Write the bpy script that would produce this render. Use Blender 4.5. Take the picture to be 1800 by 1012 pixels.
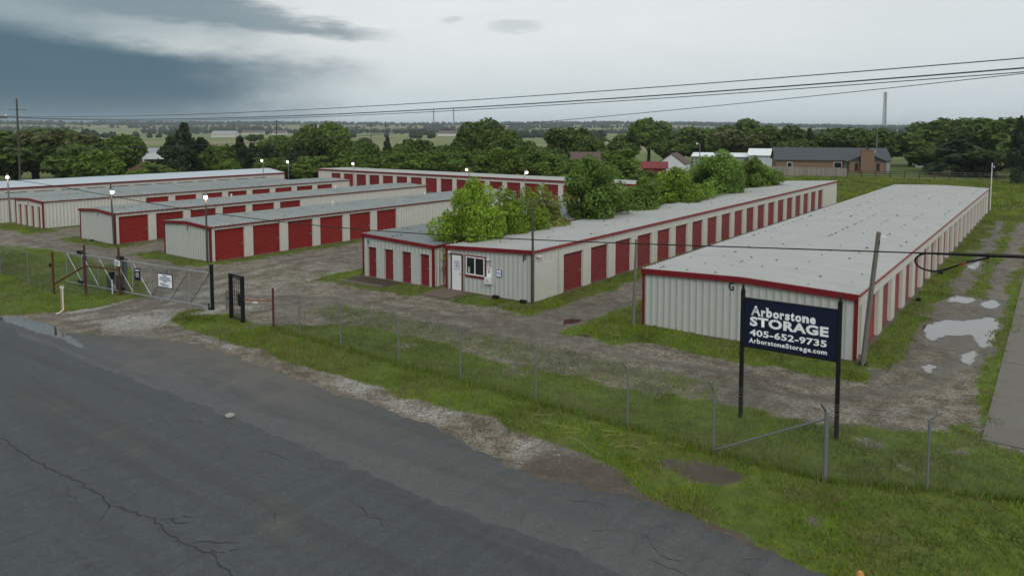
import bpy, math, random
import numpy as np
from mathutils import Vector, Matrix

R = math.radians
rng = np.random.default_rng(7)
random.seed(7)
scene = bpy.context.scene
for o in list(bpy.data.objects):
    bpy.data.objects.remove(o)
COL = scene.collection

# ------------------------------------------------------------------ camera
HEADING = R(36.524)
cam_d = bpy.data.cameras.new('camera')
cam = bpy.data.objects.new('camera', cam_d)
COL.objects.link(cam)
cam.location = (0, 0, 9)
cam.rotation_euler = (R(90 - 4.0104), 0, HEADING)
cam_d.sensor_width = 36
cam_d.lens = 36 * 1302.64 / 1800
cam_d.shift_y = -187.6 / 1800
cam_d.clip_start = 0.1
cam_d.clip_end = 20000
scene.camera = cam

# ------------------------------------------------------------------ view
scene.view_settings.view_transform = 'Standard'
scene.view_settings.look = 'None'
scene.view_settings.gamma = 1
scene.view_settings.exposure = 0.0
scene.view_settings.use_curve_mapping = False
scene.render.resolution_x = 1024
scene.render.resolution_y = 575
scene.cycles.volume_bounces = 0
scene.cycles.max_bounces = 6

# ------------------------------------------------------------------ sun and sky
SUN_AZ, SUN_EL = R(-138), R(40)     # azimuth measured from +Y towards -X; negative = towards +X
sun_d = bpy.data.lights.new('sun', 'SUN')
sun = bpy.data.objects.new('sun', sun_d)
COL.objects.link(sun)
sun_d.energy = 1.1
sun_d.angle = R(30)
sun_d.color = (1.0, 0.985, 0.94)
sdir = Vector((-math.sin(SUN_AZ) * math.cos(SUN_EL), math.cos(SUN_AZ) * math.cos(SUN_EL), math.sin(SUN_EL)))
sun.rotation_euler = sdir.to_track_quat('Z', 'Y').to_euler()
sun.location = (30, 0, 60)

world = bpy.data.worlds.new('World')
scene.world = world
world.use_nodes = True


class NT:
    """tiny node helper"""
    def __init__(self, tree):
        self.t = tree
        self.n = tree.nodes
        self.l = tree.links

    def node(self, typ, **kw):
        nd = self.n.new(typ)
        for k, v in kw.items():
            setattr(nd, k, v)
        return nd

    def put(self, sock, v):
        if hasattr(v, 'is_output') or isinstance(v, bpy.types.NodeSocket):
            self.l.new(v, sock)
        else:
            if isinstance(v, (tuple, list)) and len(v) == 3 and sock.type == 'RGBA':
                v = (*v, 1)
            sock.default_value = v

    def math(self, op, a, b=0.0, c=None, clamp=False):
        nd = self.node('ShaderNodeMath', operation=op, use_clamp=clamp)
        self.put(nd.inputs[0], a)
        self.put(nd.inputs[1], b)
        if c is not None:
            self.put(nd.inputs[2], c)
        return nd.outputs[0]

    def mix(self, f, a, b, typ='MIX'):
        nd = self.node('ShaderNodeMix', data_type='RGBA', blend_type=typ)
        self.put(nd.inputs[0], f)
        self.put(nd.inputs[6], a)
        self.put(nd.inputs[7], b)
        return nd.outputs[2]

    def noise(self, vec, scale, detail=3, rough=0.55, dim='3D', out=0):
        nd = self.node('ShaderNodeTexNoise', noise_dimensions=dim)
        if vec is not None:
            self.l.new(vec, nd.inputs['Vector'])
        nd.inputs['Scale'].default_value = scale
        nd.inputs['Detail'].default_value = detail
        nd.inputs['Roughness'].default_value = rough
        return nd.outputs[out]

    def ramp(self, f, a, b):
        """smoothstep from a to b -> 0..1"""
        nd = self.node('ShaderNodeMapRange', interpolation_type='SMOOTHSTEP')
        self.put(nd.inputs['Value'], f)
        nd.inputs['From Min'].default_value = a
        nd.inputs['From Max'].default_value = b
        return nd.outputs[0]


def build_world():
    w = NT(world.node_tree)
    w.n.clear()
    out = w.node('ShaderNodeOutputWorld')
    bg = w.node('ShaderNodeBackground')
    bg.inputs['Strength'].default_value = 0.1
    w.l.new(bg.outputs[0], out.inputs[0])
    tc = w.node('ShaderNodeTexCoord')
    rot = w.node('ShaderNodeVectorRotate', rotation_type='Z_AXIS')
    w.l.new(tc.outputs['Generated'], rot.inputs['Vector'])
    rot.inputs['Angle'].default_value = -HEADING
    sp = w.node('ShaderNodeSeparateXYZ')
    w.l.new(rot.outputs[0], sp.inputs[0])
    az = w.math('MULTIPLY', w.math('ARCTAN2', sp.outputs[0], sp.outputs[1]), 57.2958)
    el = w.math('MULTIPLY', w.math('ARCSINE', sp.outputs[2]), 57.2958)
    cv = w.node('ShaderNodeCombineXYZ')
    w.put(cv.inputs[0], w.math('MULTIPLY', az, 0.06))
    w.put(cv.inputs[1], w.math('MULTIPLY', el, 0.2))
    n1 = w.math('SUBTRACT', w.noise(cv.outputs[0], 1.5, 7, 0.58), 0.5)
    cv2 = w.node('ShaderNodeCombineXYZ')
    w.put(cv2.inputs[0], w.math('MULTIPLY', az, 0.09))
    w.put(cv2.inputs[1], w.math('MULTIPLY', el, 0.42))
    cv2.inputs[2].default_value = 3.7
    n2 = w.noise(cv2.outputs[0], 1.5, 7, 0.62)
    # clear overcast: pale, a little bluer at the horizon
    pale = w.mix(w.ramp(el, 0.0, 8.0), (0.61, 0.70, 0.74), (0.81, 0.84, 0.835))
    pale = w.mix(w.ramp(el, 15.0, 60.0), pale, (0.70, 0.74, 0.765))
    pale = w.mix(w.math('MULTIPLY', w.ramp(az, 8.0, 35.0), 0.55), pale, (0.65, 0.715, 0.745))
    left = w.ramp(az, -165.0, -110.0)
    # grey veil above the storm
    vl = w.math('SUBTRACT', 1.0, w.ramp(w.math('ADD', az, w.math('MULTIPLY', n1, 26.0)), -31.0, -12.0))
    vl = w.math('MULTIPLY', w.math('MULTIPLY', vl, left), w.math('SUBTRACT', 1.0, w.ramp(el, 14.0, 38.0)))
    pale = w.mix(w.math('MULTIPLY', vl, 0.85), pale, (0.25, 0.34, 0.37))
    # storm bank to the left, its ragged upper edge sinking to the right
    aza = w.math('ADD', az, w.math('MULTIPLY', n1, 15.0))
    side = w.math('SUBTRACT', 1.0, w.ramp(aza, -25.0, -7.5))
    top = w.math('SUBTRACT', 6.3, w.math('MULTIPLY', w.math('ADD', az, 34.0), 0.10))
    over = w.math('SUBTRACT', w.math('ADD', el, w.math('MULTIPLY', n1, 3.6)), top)
    low = w.math('SUBTRACT', 1.0, w.math('MULTIPLY', w.ramp(over, -0.5, 1.3), 0.88))
    high = w.math('SUBTRACT', 1.0, w.ramp(el, 12.0, 34.0))
    hor = w.math('ADD', 0.70, w.math('MULTIPLY', w.ramp(el, -0.5, 3.0), 0.30))
    bank = w.math('MULTIPLY', w.math('MULTIPLY', side, left), w.math('MULTIPLY', low, w.math('MULTIPLY', high, hor)))
    col = w.mix(w.math('MULTIPLY', bank, 0.97), pale, (0.060, 0.128, 0.178))
    # a torn grey arm of cloud reaching right above the bank
    arm_c = w.math('SUBTRACT', 8.9, w.math('MULTIPLY', w.math('ADD', az, 27.0), 0.115))
    dd = w.math('ABSOLUTE', w.math('ADD', w.math('SUBTRACT', el, arm_c), w.math('MULTIPLY', w.math('SUBTRACT', n2, 0.5), 3.0)))
    thick = w.math('SUBTRACT', 1.15, w.math('MULTIPLY', w.math('ADD', az, 27.0), 0.042))
    am = w.math('SUBTRACT', 1.0, w.ramp(w.math('SUBTRACT', dd, thick), -0.45, 0.4))
    am = w.math('MULTIPLY', am, w.math('MULTIPLY', w.ramp(az, -36.0, -27.0), w.math('SUBTRACT', 1.0, w.ramp(w.math('ADD', az, w.math('MULTIPLY', n1, 6.0)), -13.0, -8.0))))
    col = w.mix(w.math('MULTIPLY', am, 0.8), col, (0.185, 0.255, 0.295))
    # two small scuds
    for (sa, se, wa, we) in ((0.2, 7.6, 2.3, 0.42), (-4.6, 8.2, 1.0, 0.2)):
        q = w.math('ADD', w.math('POWER', w.math('DIVIDE', w.math('SUBTRACT', az, sa), wa), 2.0), w.math('POWER', w.math('DIVIDE', w.math('SUBTRACT', w.math('ADD', el, w.math('MULTIPLY', w.math('SUBTRACT', n2, 0.5), 2.6)), se), we), 2.0))
        col = w.mix(w.math('MULTIPLY', w.math('SUBTRACT', 1.0, w.ramp(q, 0.0, 1.3)), 0.4), col, (0.40, 0.47, 0.50))
    # soft broken structure everywhere
    soft = w.math('ADD', 0.94, w.math('MULTIPLY', n2, 0.12))
    col = w.mix(1.0, col, soft, 'MULTIPLY')
    col10 = w.mix(1.0, col, (10, 10, 10), 'MULTIPLY')
    sky = w.node('ShaderNodeTexSky', sky_type='NISHITA')
    sky.sun_disc = False
    sky.sun_elevation = SUN_EL
    sky.sun_rotation = -SUN_AZ
    sky.dust_density = 3
    fin = w.mix(0.06, col10, sky.outputs[0])
    w.l.new(fin, bg.inputs['Color'])


build_world()

# ------------------------------------------------------------------ helpers
M = {}


def new_mat(name):
    m = bpy.data.materials.new(name)
    m.use_nodes = True
    t = NT(m.node_tree)
    p = t.n['Principled BSDF']
    M[name] = m
    return t, p


def simple(name, col, rough=0.6, metal=0.0, var=0.12, scale=3.0, bump=0.0, bscale=40.0, rnd=0.0, spec=0.25, stain=None, streak=None):
    t, p = new_mat(name)
    tc = t.node('ShaderNodeTexCoord')
    v = tc.outputs['Object']
    n = t.noise(v, scale, 5, 0.6)
    f = t.math('ADD', 1.0 - var, t.math('MULTIPLY', n, 2 * var))
    if rnd:
        oi = t.node('ShaderNodeObjectInfo')
        f = t.math('MULTIPLY', f, t.math('ADD', 1.0 - rnd, t.math('MULTIPLY', oi.outputs['Random'], 2 * rnd)))
    c = t.mix(1.0, col, f, 'MULTIPLY')
    if stain:
        sn = t.noise(v, stain[1], 6, 0.65)
        c = t.mix(t.math('MULTIPLY', t.ramp(sn, 0.52, 0.72), stain[2]), c, stain[0])
    if streak:
        geo = t.node('ShaderNodeNewGeometry')
        mp = t.node('ShaderNodeMapping')
        t.l.new(geo.outputs['Position'], mp.inputs['Vector'])
        mp.inputs['Scale'].default_value = streak[1]
        sk = t.noise(mp.outputs[0], 1.0, 5, 0.7)
        c = t.mix(t.math('MULTIPLY', t.ramp(sk, 0.48, 0.72), streak[2]), c, streak[0])
    t.l.new(c, p.inputs['Base Color'])
    p.inputs['Roughness'].default_value = rough
    p.inputs['Metallic'].default_value = metal
    p.inputs['Specular IOR Level'].default_value = spec
    if bump:
        b = t.node('ShaderNodeBump')
        b.inputs['Strength'].default_value = bump
        b.inputs['Distance'].default_value = 0.02
        t.l.new(t.noise(v, bscale, 4, 0.6), b.inputs['Height'])
        t.l.new(b.outputs[0], p.inputs['Normal'])
    return M[name]


def np_mesh(name, verts, faces, mat=None, tint=None, smooth=False):
    """verts (N,3), faces (M,k) arrays -> mesh"""
    verts = np.asarray(verts, dtype=np.float32)
    faces = np.asarray(faces, dtype=np.int32)
    me = bpy.data.meshes.new(name)
    k = faces.shape[1]
    me.vertices.add(len(verts))
    me.vertices.foreach_set('co', verts.ravel())
    me.loops.add(faces.size)
    me.loops.foreach_set('vertex_index', faces.ravel())
    me.polygons.add(len(faces))
    me.polygons.foreach_set('loop_start', np.arange(0, faces.size, k, dtype=np.int32))
    me.polygons.foreach_set('loop_total', np.full(len(faces), k, dtype=np.int32))
    if smooth:
        me.polygons.foreach_set('use_smooth', np.ones(len(faces), dtype=bool))
    if tint is not None:
        a = me.attributes.new('tint', 'FLOAT_COLOR', 'POINT')
        a.data.foreach_set('color', np.asarray(tint, dtype=np.float32).ravel())
    me.update(calc_edges=True)
    if mat:
        me.materials.append(mat)
    return me


def link(name, me, parent=None, loc=(0, 0, 0), rz=0.0, scale=None):
    o = bpy.data.objects.new(name, me)
    COL.objects.link(o)
    o.location = loc
    o.rotation_euler = (0, 0, rz)
    if scale:
        o.scale = scale
    if parent:
        o.parent = parent
    return o


def tag(o, label=None, cat=None, group=None, kind=None):
    if label:
        o['label'] = label
    if cat:
        o['category'] = cat
    if group:
        o['group'] = group
    if kind:
        o['kind'] = kind
    return o


def thing(name, label, cat, loc=(0, 0, 0), rz=0.0, group=None):
    return tag(link(name, None, None, loc, rz), label, cat, group)


class MB:
    def __init__(self):
        self.v = []
        self.f = []

    def add(self, vs, fs):
        b = len(self.v)
        self.v += [tuple(p) for p in vs]
        self.f += [tuple(i + b for i in f) for f in fs]
        return self

    def box(self, x0, x1, y0, y1, z0, z1):
        return self.add([(x0, y0, z0), (x1, y0, z0), (x1, y1, z0), (x0, y1, z0), (x0, y0, z1), (x1, y0, z1), (x1, y1, z1), (x0, y1, z1)],
                        [(0, 3, 2, 1), (4, 5, 6, 7), (0, 1, 5, 4), (1, 2, 6, 5), (2, 3, 7, 6), (3, 0, 4, 7)])

    def bar(self, a, b, w, h=None, up=(0, 0, 1)):
        """rectangular bar between two points"""
        h = h or w
        a, b = Vector(a), Vector(b)
        d = (b - a).normalized()
        u = Vector(up)
        if abs(d.dot(u)) > 0.95:
            u = Vector((0, 1, 0))
        s = d.cross(u).normalized()
        u = s.cross(d).normalized()
        vs = []
        for p in (a, b):
            for i, j in ((-1, -1), (1, -1), (1, 1), (-1, 1)):
                vs.append(p + s * (i * w / 2) + u * (j * h / 2))
        return self.add(vs, [(0, 1, 2, 3), (7, 6, 5, 4), (0, 4, 5, 1), (1, 5, 6, 2), (2, 6, 7, 3), (3, 7, 4, 0)])

    def tube(self, pts, rad, n=8, cap=True):
        pts = [Vector(p) for p in pts]
        if not isinstance(rad, (list, tuple)):
            rad = [rad] * len(pts)
        base = len(self.v)
        prev = None
        for i, p in enumerate(pts):
            d = (pts[min(i + 1, len(pts) - 1)] - pts[max(i - 1, 0)]).normalized()
            u = prev if prev is not None else (Vector((0, 0, 1)) if abs(d.z) < 0.9 else Vector((1, 0, 0)))
            s = d.cross(u).normalized()
            u = s.cross(d).normalized()
            prev = u
            for k in range(n):
                a = 2 * math.pi * k / n
                self.v.append(tuple(p + (s * math.cos(a) + u * math.sin(a)) * rad[i]))
        for i in range(len(pts) - 1):
            for k in range(n):
                a = base + i * n + k
                b = base + i * n + (k + 1) % n
                self.f.append((a, b, b + n, a + n))
        if cap:
            self.f.append(tuple(base + k for k in range(n - 1, -1, -1)))
            e = base + (len(pts) - 1) * n
            self.f.append(tuple(e + k for k in range(n)))
        return self

    def sphere(self, c, r, nu=8, nv=6, sz=1.0):
        pts = [(c[0], c[1], c[2] + r * sz * math.cos(math.pi * j / nv)) for j in range(nv + 1)]
        rr = [max(1e-4, r * math.sin(math.pi * j / nv)) for j in range(nv + 1)]
        base = len(self.v)
        for p, q in zip(pts, rr):
            for k in range(nu):
                a = 2 * math.pi * k / nu
                self.v.append((p[0] + q * math.cos(a), p[1] + q * math.sin(a), p[2]))
        for i in range(nv):
            for k in range(nu):
                a = base + i * nu + k
                b = base + i * nu + (k + 1) % nu
                self.f.append((a, a + nu, b + nu, b))
        return self

    def mesh(self, name, mat=None):
        me = bpy.data.meshes.new(name)
        me.from_pydata(self.v, [], self.f)
        me.update()
        if mat:
            me.materials.append(M[mat] if isinstance(mat, str) else mat)
        return me

    def build(self, name, mat, parent=None, loc=(0, 0, 0), rz=0.0):
        return link(name, self.mesh(name, mat), parent, loc, rz)


def text_mesh(body, x0, x1, z0, z1, depth, mat, bold=0.0, name='lettering', spacing=1.0):
    """flat lettering in the XZ plane facing -Y, fitted to the given box"""
    cu = bpy.data.curves.new('t', 'FONT')
    cu.body = body
    cu.offset = bold
    cu.space_character = spacing
    cu.resolution_u = 3
    o = bpy.data.objects.new('t', cu)
    COL.objects.link(o)
    dg = bpy.context.evaluated_depsgraph_get()
    me = bpy.data.meshes.new_from_object(o.evaluated_get(dg))
    bpy.data.objects.remove(o)
    bpy.data.curves.remove(cu)
    me.name = name
    me.materials.clear()
    n = len(me.vertices)
    co = np.empty(n * 3, dtype=np.float32)
    me.vertices.foreach_get('co', co)
    co = co.reshape(-1, 3)
    mn, mx = co.min(0), co.max(0)
    out = np.empty_like(co)
    out[:, 0] = x0 + (co[:, 0] - mn[0]) / (mx[0] - mn[0]) * (x1 - x0)
    out[:, 2] = z0 + (co[:, 1] - mn[1]) / (mx[1] - mn[1]) * (z1 - z0)
    out[:, 1] = -depth
    me.vertices.foreach_set('co', out.ravel())
    me.update()
    me.materials.append(M[mat])
    return me


# ---- vectorised value noise for painting the ground
_perm = rng.random((256, 256)).astype(np.float32)


def vnoise(x, y, s, seed=0):
    x = np.asarray(x, dtype=np.float64) / s + seed * 17.3
    y = np.asarray(y, dtype=np.float64) / s + seed * 9.1
    xi, yi = np.floor(x).astype(int), np.floor(y).astype(int)
    fx, fy = x - xi, y - yi
    fx, fy = fx * fx * (3 - 2 * fx), fy * fy * (3 - 2 * fy)
    g = lambda a, b: _perm[a % 256, b % 256]
    return (g(xi, yi) * (1 - fx) + g(xi + 1, yi) * fx) * (1 - fy) + (g(xi, yi + 1) * (1 - fx) + g(xi + 1, yi + 1) * fx) * fy


def fbm(x, y, s, seed=0, oct=4):
    a, t, o = 0.5, 0, 0
    for i in range(oct):
        o = o + a * vnoise(x, y, s / 2 ** i, seed + i)
        t += a
        a *= 0.55
    return o / t


def sstep(v, a, b):
    t = np.clip((v - a) / (b - a), 0, 1)
    return t * t * (3 - 2 * t)


# ------------------------------------------------------------------ ground layout (world axes: Y along the buildings, X across)
EDGE = [(-300, 13.0), (-60, 13.0), (-45, 13.2), (-40, 13.5), (-35, 14.2), (-29.5, 16.6), (-23.4, 16.5), (-18.7, 16.3), (-15, 16.15), (-11.5, 15.5),
        (-9.7, 15.55), (-8.3, 15.85), (-6.8, 15.95), (-5.3, 15.55), (-3.8, 15.35), (10, 15.2), (300, 15.2)]


def road_edge(x):
    return np.interp(x, [p[0] for p in EDGE], [p[1] for p in EDGE])


def ground_z(x, y):
    """gentle relief; the yard is level, the plain rolls and rises to a far ridge"""
    x = np.asarray(x, dtype=np.float64)
    y = np.asarray(y, dtype=np.float64)
    z = -0.62 * sstep(-x, 80.5, 86.5) * sstep(y, 12, 22)
    r = np.hypot(x, y)
    az = np.degrees(np.arctan2(x, y))
    rid = 27 * np.exp(-((r - 3300) / 1100.0) ** 2) * (0.72 + 0.5 * vnoise(az, az * 0, 9, 3)) * (1 - 0.55 * sstep(az, -28, -5))
    z = z + rid * sstep(r, 900, 2200)
    far = sstep(r, 180, 500)
    z = z + far * (fbm(x, y, 420, 5, 2) - 0.55) * 5.0
    return z


def inbox(x, y, x0, x1, y0, y1, s=0.7):
    d = np.minimum(np.minimum(x - x0, x1 - x), np.minimum(y - y0, y1 - y))
    return np.clip(0.5 + d / s, 0, 1)


def band(x, y, lo, hi, s=0.7):
    l = np.interp(x, [p[0] for p in lo], [p[1] for p in lo])
    h = np.interp(x, [p[0] for p in hi], [p[1] for p in hi])
    return np.clip(0.5 + np.minimum(y - l, h - y) / s, 0, 1)


V_LO = [(-34.4, 19.2), (-33.4, 18.4), (-32.3, 18.0), (-27, 17.7), (-22, 17.55), (-18, 17.6), (-14, 17.4), (-10.6, 16.9), (-8.6, 16.5), (-6, 15.95), (-3.8, 15.5), (40, 15.3)]
V_HI = [(-34.4, 20.2), (-29, 20.7), (-27, 21.8), (-25, 22.7), (-21, 22.9), (-16.6, 22.5), (-12, 22.7), (-9, 23.1), (-6, 23.4), (-4.5, 24.2), (-3, 24.9), (-1.6, 24.7), (40, 24.7)]
L_LO = [(-300, 13.2), (-45, 13.5), (-41, 13.9), (-39.8, 15.0), (-39.2, 17), (-39, 19.6)]
L_HI = [(-300, 20), (-112, 20.5), (-66, 22.3), (-60, 23.6), (-48.6, 23.3), (-43.5, 21.9), (-39.6, 20.2)]


def grass_amount(x, y):
    x = np.asarray(x, dtype=np.float64)
    y = np.asarray(y, dtype=np.float64)
    wob = (fbm(x, y, 1.6, 1, 3) - 0.5)
    xx, yy = x + wob * 1.3, y + (fbm(x, y, 1.4, 2, 3) - 0.5) * 1.1
    g = inbox(xx, yy, -34.6, 300, -50, 100, 0.8) * band(xx, yy, V_LO, V_HI)
    g = np.maximum(g, (xx < -38.9) * band(xx, yy, L_LO, L_HI))
    for b in ((-53.4, -44.6, 26.0, 28.3), (-65.9, -57.2, 26.2, 28.2), (-81.5, -70.6, 25.8, 28.5),
              (-36.2, -33.9, 28.2, 33.5), (-35.5, -27.6, 28.2, 29.9), (-33.0, -27.9, 29.0, 31),
              (-25.4, -20.1, 28.9, 31.5), (-22, -20.1, 29.0, 44), (-22, -20.5, 43, 66), (-22, -20.9, 64, 96),
              (-16.8, -5.2, 28.0, 31.0), (-17.3, -14.6, 27.3, 36), (-15.6, -13.8, 34, 96), (-6.3, -4.7, 30.0, 96), (-1.95, -1.3, 24.6, 99)):
        g = np.maximum(g, inbox(xx, yy, *b))
    for b in ((-46.2, -44.4, 28.0, 63), (-59.2, -57.5, 28, 63), (-74, -72.5, 28, 64), (-40, -34, 36, 63)):
        g = np.maximum(g, 0.62 * inbox(xx, yy, *b))
    lane = inbox(xx, yy, -4.1, -2.9, 46, 97, 0.6) * 0.62
    g = np.maximum(g, lane)
    g = np.maximum(g, 0.45 * inbox(x, y, -30, -8, 22.2, 25.5, 1.5))
    g = np.maximum(g, 0.42 * inbox(x, y, -44, -33, 24, 31, 3))
    # everything outside the yard
    out = np.maximum.reduce([sstep(y, 95.5, 97.5) * (x > -30), sstep(y, 85.5, 87.5), sstep(-x, 108, 111), sstep(x, 9, 10) * sstep(y, 14, 15.5), sstep(-y, 28, 30)])
    g = np.maximum(g, out)
    # bare patches
    bdx, bdy = (fbm(x, y, 0.8, 91, 3) - 0.5) * 1.6, (fbm(x, y, 0.8, 92, 3) - 0.5) * 1.3
    bare = np.exp(-(((x + 7.3 + bdx) / 0.9) ** 2 + ((y - 18.3 + bdy) / 0.6) ** 2)) * 1.2
    bare += np.exp(-(((x + 10.6) / 2.2) ** 2 + ((y - 16.9) / 0.55) ** 2)) * 0.7
    bare += np.exp(-(((x - 0.6) / 0.8) ** 2 + ((y - 17.5) / 2.0) ** 2)) * 0.6
    bare += inbox(x, y, -34.4, -30.6, 29.3, 30.9, 0.6) * 0.9
    g = g - bare - 0.55 * sstep(fbm(x, y, 2.2, 11, 3), 0.66, 0.8)
    return np.clip(g, 0, 1)


def pale_amount(x, y):
    e = road_edge(x)
    lo = np.interp(x, [p[0] for p in V_LO], [p[1] for p in V_LO])
    d = np.minimum(y - (e + 0.1), lo + 0.5 - y)
    p = np.clip(0.45 + d / 0.7, 0, 1) * sstep(-x, 8, 12) * sstep(x, -36, -33) * (0.2 + 0.55 * sstep(fbm(x, y, 2.6, 81, 3), 0.38, 0.62))
    p = np.maximum(p, 0.9 * inbox(x + (fbm(x, y, 2, 4) - .5) * 3, y + (fbm(x, y, 2, 6) - .5) * 3, -39.5, -32.5, 15.4, 23.5, 1.5))
    p = np.maximum(p, 0.55 * inbox(x, y, -44, -33, 20, 34, 4))
    p = np.maximum(p, 0.32 * inbox(x, y, -30, -3, 22, 25.5, 1.5))
    p = np.maximum(p, 0.45 * inbox(x, y, -80, -45, 22, 27, 3))
    p = p * (1 - 0.7 * np.clip(track_amount(x, y), 0, 1))
    return np.clip(p * (0.0 + 1.45 * fbm(x, y, 0.9, 8)), 0, 1)


PUDDLES = [
    [(-4.56, 45.35), (-4.29, 46.25), (-3.9, 46.0), (-3.41, 46.2), (-3.26, 44.96), (-3.67, 44.2), (-4.1, 44.5), (-4.4, 44.12)],
    [(-3.06, 44.78), (-2.58, 46.47), (-2.14, 45.14), (-2.41, 43.7), (-2.88, 43.97)],
    [(-4.78, 38.06), (-4.13, 39.85), (-3.22, 40.26), (-2.3, 42.03), (-1.92, 41.03), (-2.0, 39.4), (-1.95, 38.51), (-1.93, 36.53), (-2.3, 35.56), (-2.6, 36.6), (-2.78, 37.83), (-3.2, 37.2), (-3.72, 36.91), (-4.05, 35.54), (-4.55, 37.0)],
    [(-2.86, 33.95), (-2.51, 35.0), (-2.31, 34.36), (-2.44, 32.72), (-2.74, 33.1)],
    [(-3.96, 31.31), (-3.72, 31.91), (-3.46, 31.69), (-3.54, 30.78)],
    [(-4.76, 56.23), (-4.19, 59.13), (-3.79, 58.87), (-4.18, 55.64)],
    [(-16.75, 27.45), (-16.4, 27.75), (-15.95, 27.7), (-16.3, 27.25)],
    [(-18.7, 28.4), (-18.4, 29.6), (-17.8, 29.8), (-17.75, 29.2), (-18.2, 28.3)],
]


TRACKS = [[(-37.5, 14), (-37, 19), (-35, 22.5), (-29, 25.2), (-20, 25.6), (-12, 25.2), (-6.5, 26.2), (-4.0, 30), (-3.6, 40), (-3.6, 97)],
          [(-37.5, 18), (-39.5, 24), (-41.5, 32), (-42.3, 62)], [(-24, 25.4), (-19.5, 27), (-18.2, 32), (-18.2, 95)], [(-37, 20), (-44, 24.6), (-56, 25.0), (-69, 25.2), (-69.5, 40)]]


def track_amount(x, y):
    w = np.zeros_like(np.asarray(x, dtype=np.float64))
    for tr in TRACKS:
        d = np.full_like(w, 1e9)
        for (x0, y0), (x1, y1) in zip(tr[:-1], tr[1:]):
            t_ = np.clip(((x - x0) * (x1 - x0) + (y - y0) * (y1 - y0)) / ((x1 - x0) ** 2 + (y1 - y0) ** 2), 0, 1)
            d = np.minimum(d, np.hypot(x - x0 - t_ * (x1 - x0), y - y0 - t_ * (y1 - y0)))
        d = d + (fbm(x, y, 1.6, 95, 2) - 0.5) * 0.5
        w = np.maximum(w, np.exp(-((np.abs(d) - 0.8) / 0.33) ** 2))
    return w * (0.5 + 0.9 * fbm(x, y, 2.2, 96, 3))


def wet_amount(x, y):
    w = np.zeros_like(np.asarray(x, dtype=np.float64))
    for p in PUDDLES:
        a = np.array(p)
        c = a.mean(0)
        s = (a.max(0) - a.min(0)) * 0.62 + 0.35
        w = np.maximum(w, np.exp(-(((x - c[0]) / s[0]) ** 2 + ((y - c[1]) / s[1]) ** 2) ** 2))
    w = np.maximum(w, 0.75 * inbox(x, y, -21, -15, 24.5, 34, 3) * sstep(fbm(x, y, 2.5, 21), 0.35, 0.6))
    w = np.maximum(w, 0.8 * inbox(x, y, -36, -18, 13, 16.8, 2) * sstep(fbm(x, y, 2.0, 22), 0.3, 0.6))
    w = np.maximum(w, 0.45 * sstep(fbm(x, y, 5.0, 23), 0.5, 0.7))
    w = np.maximum(w, 1.0 * np.exp(-(((x + 7.3) / 1.5) ** 2 + ((y - 18.3) / 1.1) ** 2)))
    w = np.maximum(w, 0.8 * inbox(x, y, -11.5, 3, 15.0, 18.5, 1.0))
    w = np.maximum(w, 0.95 * track_amount(x, y) * (np.hypot(x, y) < 130))
    return np.clip(w, 0, 1)


def axis(lo, hi, step, outer, ratio=1.22):
    c = list(np.arange(lo, hi + 1e-6, step))
    s = step
    while c[-1] < outer:
        s *= ratio
        c.append(c[-1] + s)
    s = step
    while c[0] > -outer:
        s *= ratio
        c.insert(0, c[0] - s)
    return np.array(c)


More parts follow.
